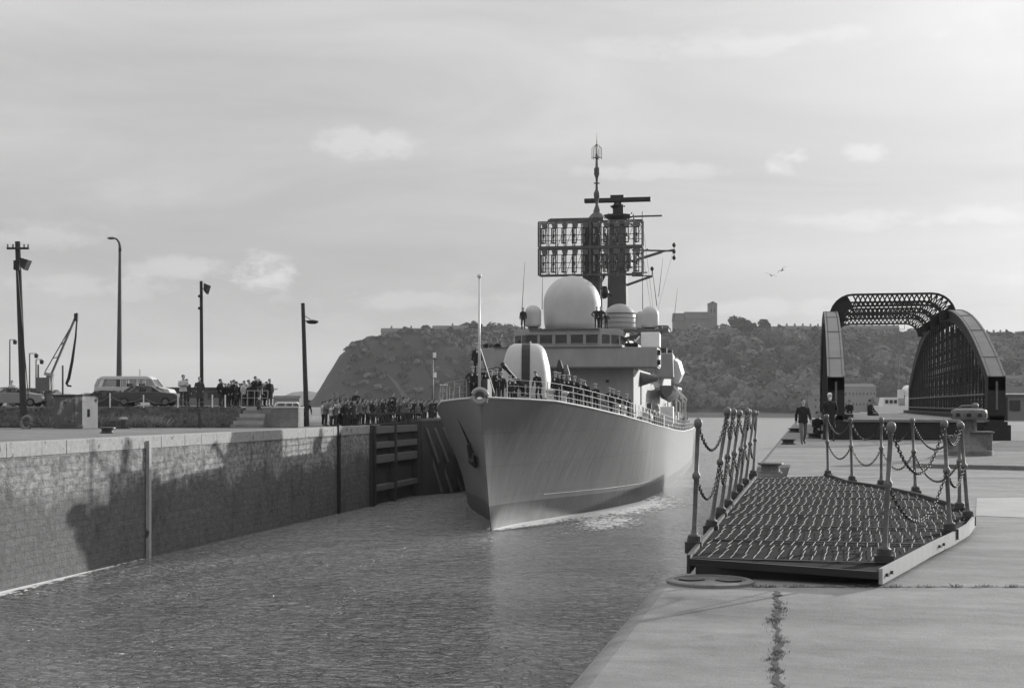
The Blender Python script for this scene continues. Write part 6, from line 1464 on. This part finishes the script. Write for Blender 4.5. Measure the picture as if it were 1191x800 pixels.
# ---- vehicles
def glassm():
    m = bpy.data.materials.new('car_glass'); m.use_nodes = True; b = m.node_tree.nodes['Principled BSDF']; b.inputs['Base Color'].default_value = (.05, .05, .05, 1); b.inputs['Roughness'].default_value = .03
    b.inputs['Alpha'].default_value = .35; return m
M['car_glass'] = glassm()
def car(name, label, cat, px_c, D, z, L_, low, W_, wheels, paint, wr_=.31, facing=1, belt=.92, roof=(), pillars=(), panes=(), yaw=0):
    """low: side outline of the lower body (x, z); roof: outline of the roof shell; pillars: ((x0, x1) at belt and roof); nose to the right of the picture"""
    t = thing(name, label, cat, P(px_c, D, z), TH+yaw); f_ = facing
    def yv(z_): return W_/2*(1-.20*max(0, z_-belt))
    body = MB(); rg = []
    for s in (-1, -.97, .97, 1): rg.append([(f_*x*(1 if abs(s) < .99 else .99), s*W_/2, z_-(0 if abs(s) < .99 else .02)) for x, z_ in low])
    body.loft(rg); body.build('body', paint, t, bevel=.04, smooth=True, angle=35)
    rg = [[(f_*x, s*yv(z_)*(1 if abs(s) < .99 else .97), z_) for x, z_ in roof] for s in (-1, 1)]
    MB().loft(rg).build('roof', paint, t, bevel=.02, smooth=True, angle=35)
    zr0 = min(p[1] for p in roof)
    for xb, xt, wd in pillars:
        for s in (-1, 1): MB().bar((f_*xb, s*(yv(belt)-.03), belt-.03), (f_*xt, s*(yv(zr0)-.03), zr0+.03), .05, wd).build('window_pillar', paint, t)
    for pts in panes:
        for s in (-1, 1): MB().extrude([(f_*x, s*(yv(z_)-.03), z_) for x, z_ in pts], (0, -s*.012, 0)).build('side_window', 'car_glass', t)
    xb, xt = pillars[-1][:2]; xb0, xt0 = pillars[0][:2]
    MB().loft([[(f_*xb, -yv(belt)+.06, belt), (f_*xb, yv(belt)-.06, belt), (f_*xt, yv(zr0)-.06, zr0), (f_*xt, -yv(zr0)+.06, zr0)], [(f_*(xb+.02), -yv(belt)+.06, belt), (f_*(xb+.02), yv(belt)-.06, belt), (f_*(xt+.02), yv(zr0)-.06, zr0), (f_*(xt+.02), -yv(zr0)+.06, zr0)]]).build('windscreen', 'car_glass', t)
    mb = MB()
    for k in (-.35, .45):
        for s in (-.38, .38): mb.box((f_*k, s, belt+.0), (.14, .48, .45))
    mb.build('seats', 'mastdark', t)
    for x in wheels:
        for s in (-1, 1):
            w_ = MB().lathe([(wr_*.98, -.09), (wr_, -.05), (wr_, .05), (wr_*.98, .09)], (f_*x, s*(W_/2-.06), wr_), 20, R=Matrix.Rotation(pi/2, 3, 'X')).build('wheel', 'rubber', t, smooth=True, angle=40)
            MB().lathe([(wr_*.58, -.105), (wr_*.58, .105)], (f_*x, s*(W_/2-.055), wr_), 16, R=Matrix.Rotation(pi/2, 3, 'X')).build('rim', 'steel', w_)
    x1 = max(p[0] for p in low); x0 = min(p[0] for p in low)
    for s in (-1, 1):
        MB().box((f_*(x1-.02), s*(W_/2-.28), .62), (.08, .22, .16)).build('headlight', 'white', t)
        MB().box((f_*(x0+.02), s*(W_/2-.2), .70), (.06, .18, .14)).build('tail_light', 'mastdark', t)
    MB().box((f_*(x1+.02), 0, .42), (.1, W_-.1, .13)).build('bumper', 'steel', t, bevel=.02); MB().box((f_*(x0-.02), 0, .42), (.1, W_-.1, .13)).build('bumper', 'steel', t, bevel=.02)
    return t
VANK = dict(low=[(-2.55, .42), (-2.58, .95), (-2.50, 1.30), (1.70, 1.30), (2.42, 1.14), (2.55, .95), (2.55, .45), (2.2, .38), (-2.2, .38)], W_=1.8, wheels=(-1.6, 1.55), wr_=.33, belt=1.30,
    roof=[(-2.28, 1.80), (-2.18, 1.96), (-1.95, 2.02), (.95, 2.02), (1.15, 1.95), (1.30, 1.80), (-2.2, 1.80)][:6]+[(1.2, 1.80)],
    pillars=[(-2.44, -2.22, .22), (-.74, -.74, .22), (.40, .40, .22), (.50, .95, .0001), (1.66, 1.26, .10)], panes=[[(-2.35, 1.3), (-2.15, 1.82), (-.85, 1.82), (-.85, 1.3)], [(-.63, 1.3), (-.63, 1.82), (.3, 1.82), (.3, 1.3)], [(.5, 1.3), (.5, 1.82), (1.2, 1.82), (1.6, 1.3)]])
CARK = dict(low=[(-2.05, .38), (-2.1, .72), (-2.0, .86), (-1.3, .92), (.95, .92), (1.9, .80), (2.08, .62), (2.08, .36), (1.7, .26), (-1.7, .26)], W_=1.55, wheels=(-1.3, 1.3), wr_=.29, belt=.92,
    roof=[(-.80, 1.22), (-.65, 1.28), (.0, 1.31), (.25, 1.28), (.40, 1.22)], pillars=[(-1.30, -.76, .16), (-.32, -.30, .07), (.93, .36, .07)],
    panes=[[(-1.2, .92), (-.75, 1.23), (-.33, 1.23), (-.33, .92)], [(-.27, .92), (-.27, 1.23), (.36, 1.23), (.86, .92)]])
v = car('parked_van', 'pale long van with dark side windows parked on the raised bank behind the dark saloon', 'van', 157.5, 94, 1.27, 5, paint=mat('van_pale_paint', .50, .35, .06, 1.0, spec=.5), **VANK)
MB().tube((-.2+.5, 0, 2.0), (.3, 0, 2.5), .02, n=5).build('aerial', 'mastdark', v)
dk_paint = mat('dark_car_paint', .05, .25, .1, 1.0, spec=.6); bk_paint = mat('black_car_paint', .02, .25, .1, 1.0, spec=.6); gr_paint = mat('grey_car_paint', .22, .3, .1, 1.0, spec=.6)
car('parked_car', 'dark two-door saloon car parked in front of the pale van on the bank', 'car', 172, 88.6, 1.28, 4, paint=dk_paint, facing=1, **CARK)
car('parked_car', 'black low car behind the left end of the pale van, right of the hut', 'car', 122, 92, 1.27-.25, 4, paint=bk_paint, facing=-1, **CARK)
car('parked_car', 'grey car at the far left of the bank behind the wooden pole', 'car', 17, 92, 1.24, 4, paint=gr_paint, facing=1, **CARK)
car('parked_car', 'dark car standing between the leftmost pole and the crane', 'car', 41, 100, 1.26, 4, paint=dk_paint, facing=1, **CARK)
car('parked_van', 'small white van far off between the crowd and the leaning lamp pole', 'van', 338, 225, .0-.25, 5, paint=mat('white_van_paint', .75, .35, .05, 1.0), **VANK)
person('stand', 'cloth_pale', 'cloth_dark', 'dk', 'jacket', 'figure in a pale top behind the grey car at the far left', 'onlooker', P(14, 95, 1.26), .4, 1.75)
# dark flat-roofed building and long low sheds behind the bank
t = thing('flat_roofed_building', 'long dark flat-roofed single storey building behind the vehicles and crowd', 'building', P(238, 175, 1.2), TH)
MB().box((0, 5, 1.0), (13.8, 10, 2.2)).build('wall', 'facade', t); MB().box((0, 5, 2.22), (14.8, 11, .22)).build('roof', 'slate', t)
for k in range(6): MB().box((-5.8+k*2.3, -.03, 1.3), (1.4, .12, .9)).build('window', 'glass', t)
MB().box((5.9, -.03, .85), (.9, .14, 1.8)).build('door', 'facade_lt', t)
for k in range(3): MB().box((-4.5+k*3.2, -.10, .5), (1.7, .1, 1.0)).build('shutter', 'facade_lt', t)
for px0, px1, D, ht, lb in ((8, 60, 210, 1.9, 'low dark shed far behind the crane at the left'), (95, 112, 230, 1.5, 'small low shed between the hut and the pale van'), (318, 348, 420, 3.2, 'long hazy shed beyond the small white van')):
    a_, b_ = P(px0, D), P(px1, D); lw = (b_-a_).length; t = thing('low_shed', lb, 'shed', ((a_.x+b_.x)/2, (a_.y+b_.y)/2, .9 if D < 400 else 0), TH)
    MB().box((0, 2.5, ht/2), (lw, 5, ht)).build('wall', 'facade', t); MB().extrude([(-lw/2-.2, -.2, ht+.01), (-lw/2-.2, 2.5, ht+.8), (-lw/2-.2, 5.2, ht+.01)], (lw+.4, 0, 0)).build('roof', 'slate', t)
# rope fence along the bank and pale railings before the crowd
rf_ = thing('rope_fence', 'sagging rope fence on slim pale posts in front of the parked cars', 'fence', (0, 0, 0))
fp = [(96, 458, 474), (128, 457, 475), (167, 459, 475), (207, 460, 478), (247, 459, 477), (262, 459, 476)]
for px, y0, y1 in fp: b_ = P(px, 85.6, 1.2); MB().tube(b_, P(px, 85.6, H(y0, 85.6)), .045, n=6).build('post', 'white', rf_)
mb = MB()
for (a1, y1, _), (a2_, y2, _) in zip(fp, fp[1:]):
    A_, B_ = P(a1, 85.6, H(y1+3, 85.6)), P(a2_, 85.6, H(y2+3, 85.6)); pts = [A_.lerp(B_, k/8)-V3(0, 0, .35*4*(k/8)*(1-k/8)) for k in range(9)]; mb.path(pts, .022, 5)
mb.build('rope', 'steel', rf_)
rl2 = thing('crowd_railing', 'pale tubular railing in front of the crowd on the bank above the steps', 'railing', (0, 0, 0))
for k, px in enumerate((281, 288, 296, 303, 311.5)): MB().tube(P(px, 86.0, 1.25), P(px, 86.0, 2.25), .03, n=6).build('post', 'ship', rl2)
mb = MB(); mb.bar(P(281, 86.0, 2.25), P(311.5, 86.0, 2.25), .05).bar(P(281, 86.0, 1.8), P(311.5, 86.0, 1.8), .035); mb.build('rail', 'ship', rl2)
pst = thing('timber_post', 'short dark timber post below the lone man at the foot of the bank', 'post', P(232.5, 82.5, 0), 0); MB().tube((0, 0, -.1), (0, 0, 1.1), .12, .1, 8).lathe([(.13, 1.08), (.1, 1.16), (.01, 1.18)], n=8).build('shaft', 'timber', pst)
# signal mast at the pier end behind the crowd, small pale gangway frame
t = thing('signal_mast', 'slender pale signal mast with crosstrees and lamps behind the end of the quay crowd', 'mast', P(503, 135, -.1), TH)
def sx_(px, py): return V3((px-503)/F_PX*135, 0, H(py, 135)+.1)
MB().tube(sx_(503, 489), sx_(503.2, 410), .13, .07, 8).build('pole', 'steel', t, smooth=True)
MB().bar(sx_(498, 417), sx_(510, 417), .09).bar(sx_(499, 417), sx_(499, 409), .05).bar(sx_(507.5, 417), sx_(507.5, 411), .05).build('crosstree', 'steel', t)
MB().tube(sx_(502, 440), sx_(491, 418), .05, n=5).tube(sx_(491, 418), sx_(485, 428), .03, n=5).build('gaff', 'steel', t)
for y in (413, 436): MB().box(sx_(505.5, y), (.3, .3, .5)).build('signal_lamp', 'white', t)
MB().box(sx_(516, 447.5), (.75, .06, .12)).bar(sx_(516, 448), sx_(516.5, 456), .05).build('name_board', 'white', t)
MB().bar(sx_(516, 448), sx_(516, 489), .07).build('board_post', 'steel', t)
t = thing('pale_ladder_frame', 'pale slatted frame standing at the quay end beside the ship bow', 'frame', P(512, 118, .0), TH)
mb = MB()
for k in range(6): mb.bar((-.5, 0, .25+.28*k), (.5, 0, .25+.28*k), .12, .05)
for x in (-.5, .5): mb.bar((x, .05, 0), (x, .05, 1.75), .09)
mb.build('slats', 'white', t)
# masts of small craft beyond the bow
for k, (px, yt) in enumerate(((522, 441), (526, 446), (533.5, 441), (541, 444), (547.5, 436))):
    t = thing('mooring_pile', ORD[k]+' from the left of the thin grey piles behind the ship bow', 'pile', P(px, 150, WATER))
    MB().tube((0, 0, -.5), (0, 0, H(yt+8, 150)-WATER), .14, .10, 7).build('shaft', 'steel', t)
# gulls
def gull(px, py, D, roll, label, s=.75):
    t = thing('gull', label, 'gull', P(px, D, H(py, D)), roll, 'gulls gliding in the sky left of the bridge'); t.rotation_euler = (radians(15), roll, roll*2)
    mb = MB(); mb.loft([[V3(r*cos(a)*s, y*s, r*sin(a)*s+z*s) for a in [2*pi*k/8 for k in range(8)]] for y, r, z in ((-.24, .01, -.02), (-.2, .03, -.01), (-.14, .045, .0), (0, .075, 0), (.14, .05, 0), (.22, .02, 0), (.32, .035, 0))])
    for sg in (-1, 1):
        rg = [[V3(sg*x*s, (y-c*.5)*s, z*s), V3(sg*x*s, (y+c*.5)*s, z*s), V3(sg*x*s, (y+c*.3)*s, (z+.015)*s), V3(sg*x*s, (y-c*.3)*s, (z+.02)*s)] for x, y, z, c in ((.03, 0, .02, .18), (.28, -.05, .13, .16), (.5, .0, .12, .11), (.72, .1, .04, .03))]
        mb.loft(rg)
    mb.build('body', 'cloth_grey', t, smooth=True)
gull(897, 320.5, 110, .25, 'lower and leftmost of the two gulls over the hill'); gull(909.5, 314.5, 105, -.4, 'gull with raised wings right of the lowest one')
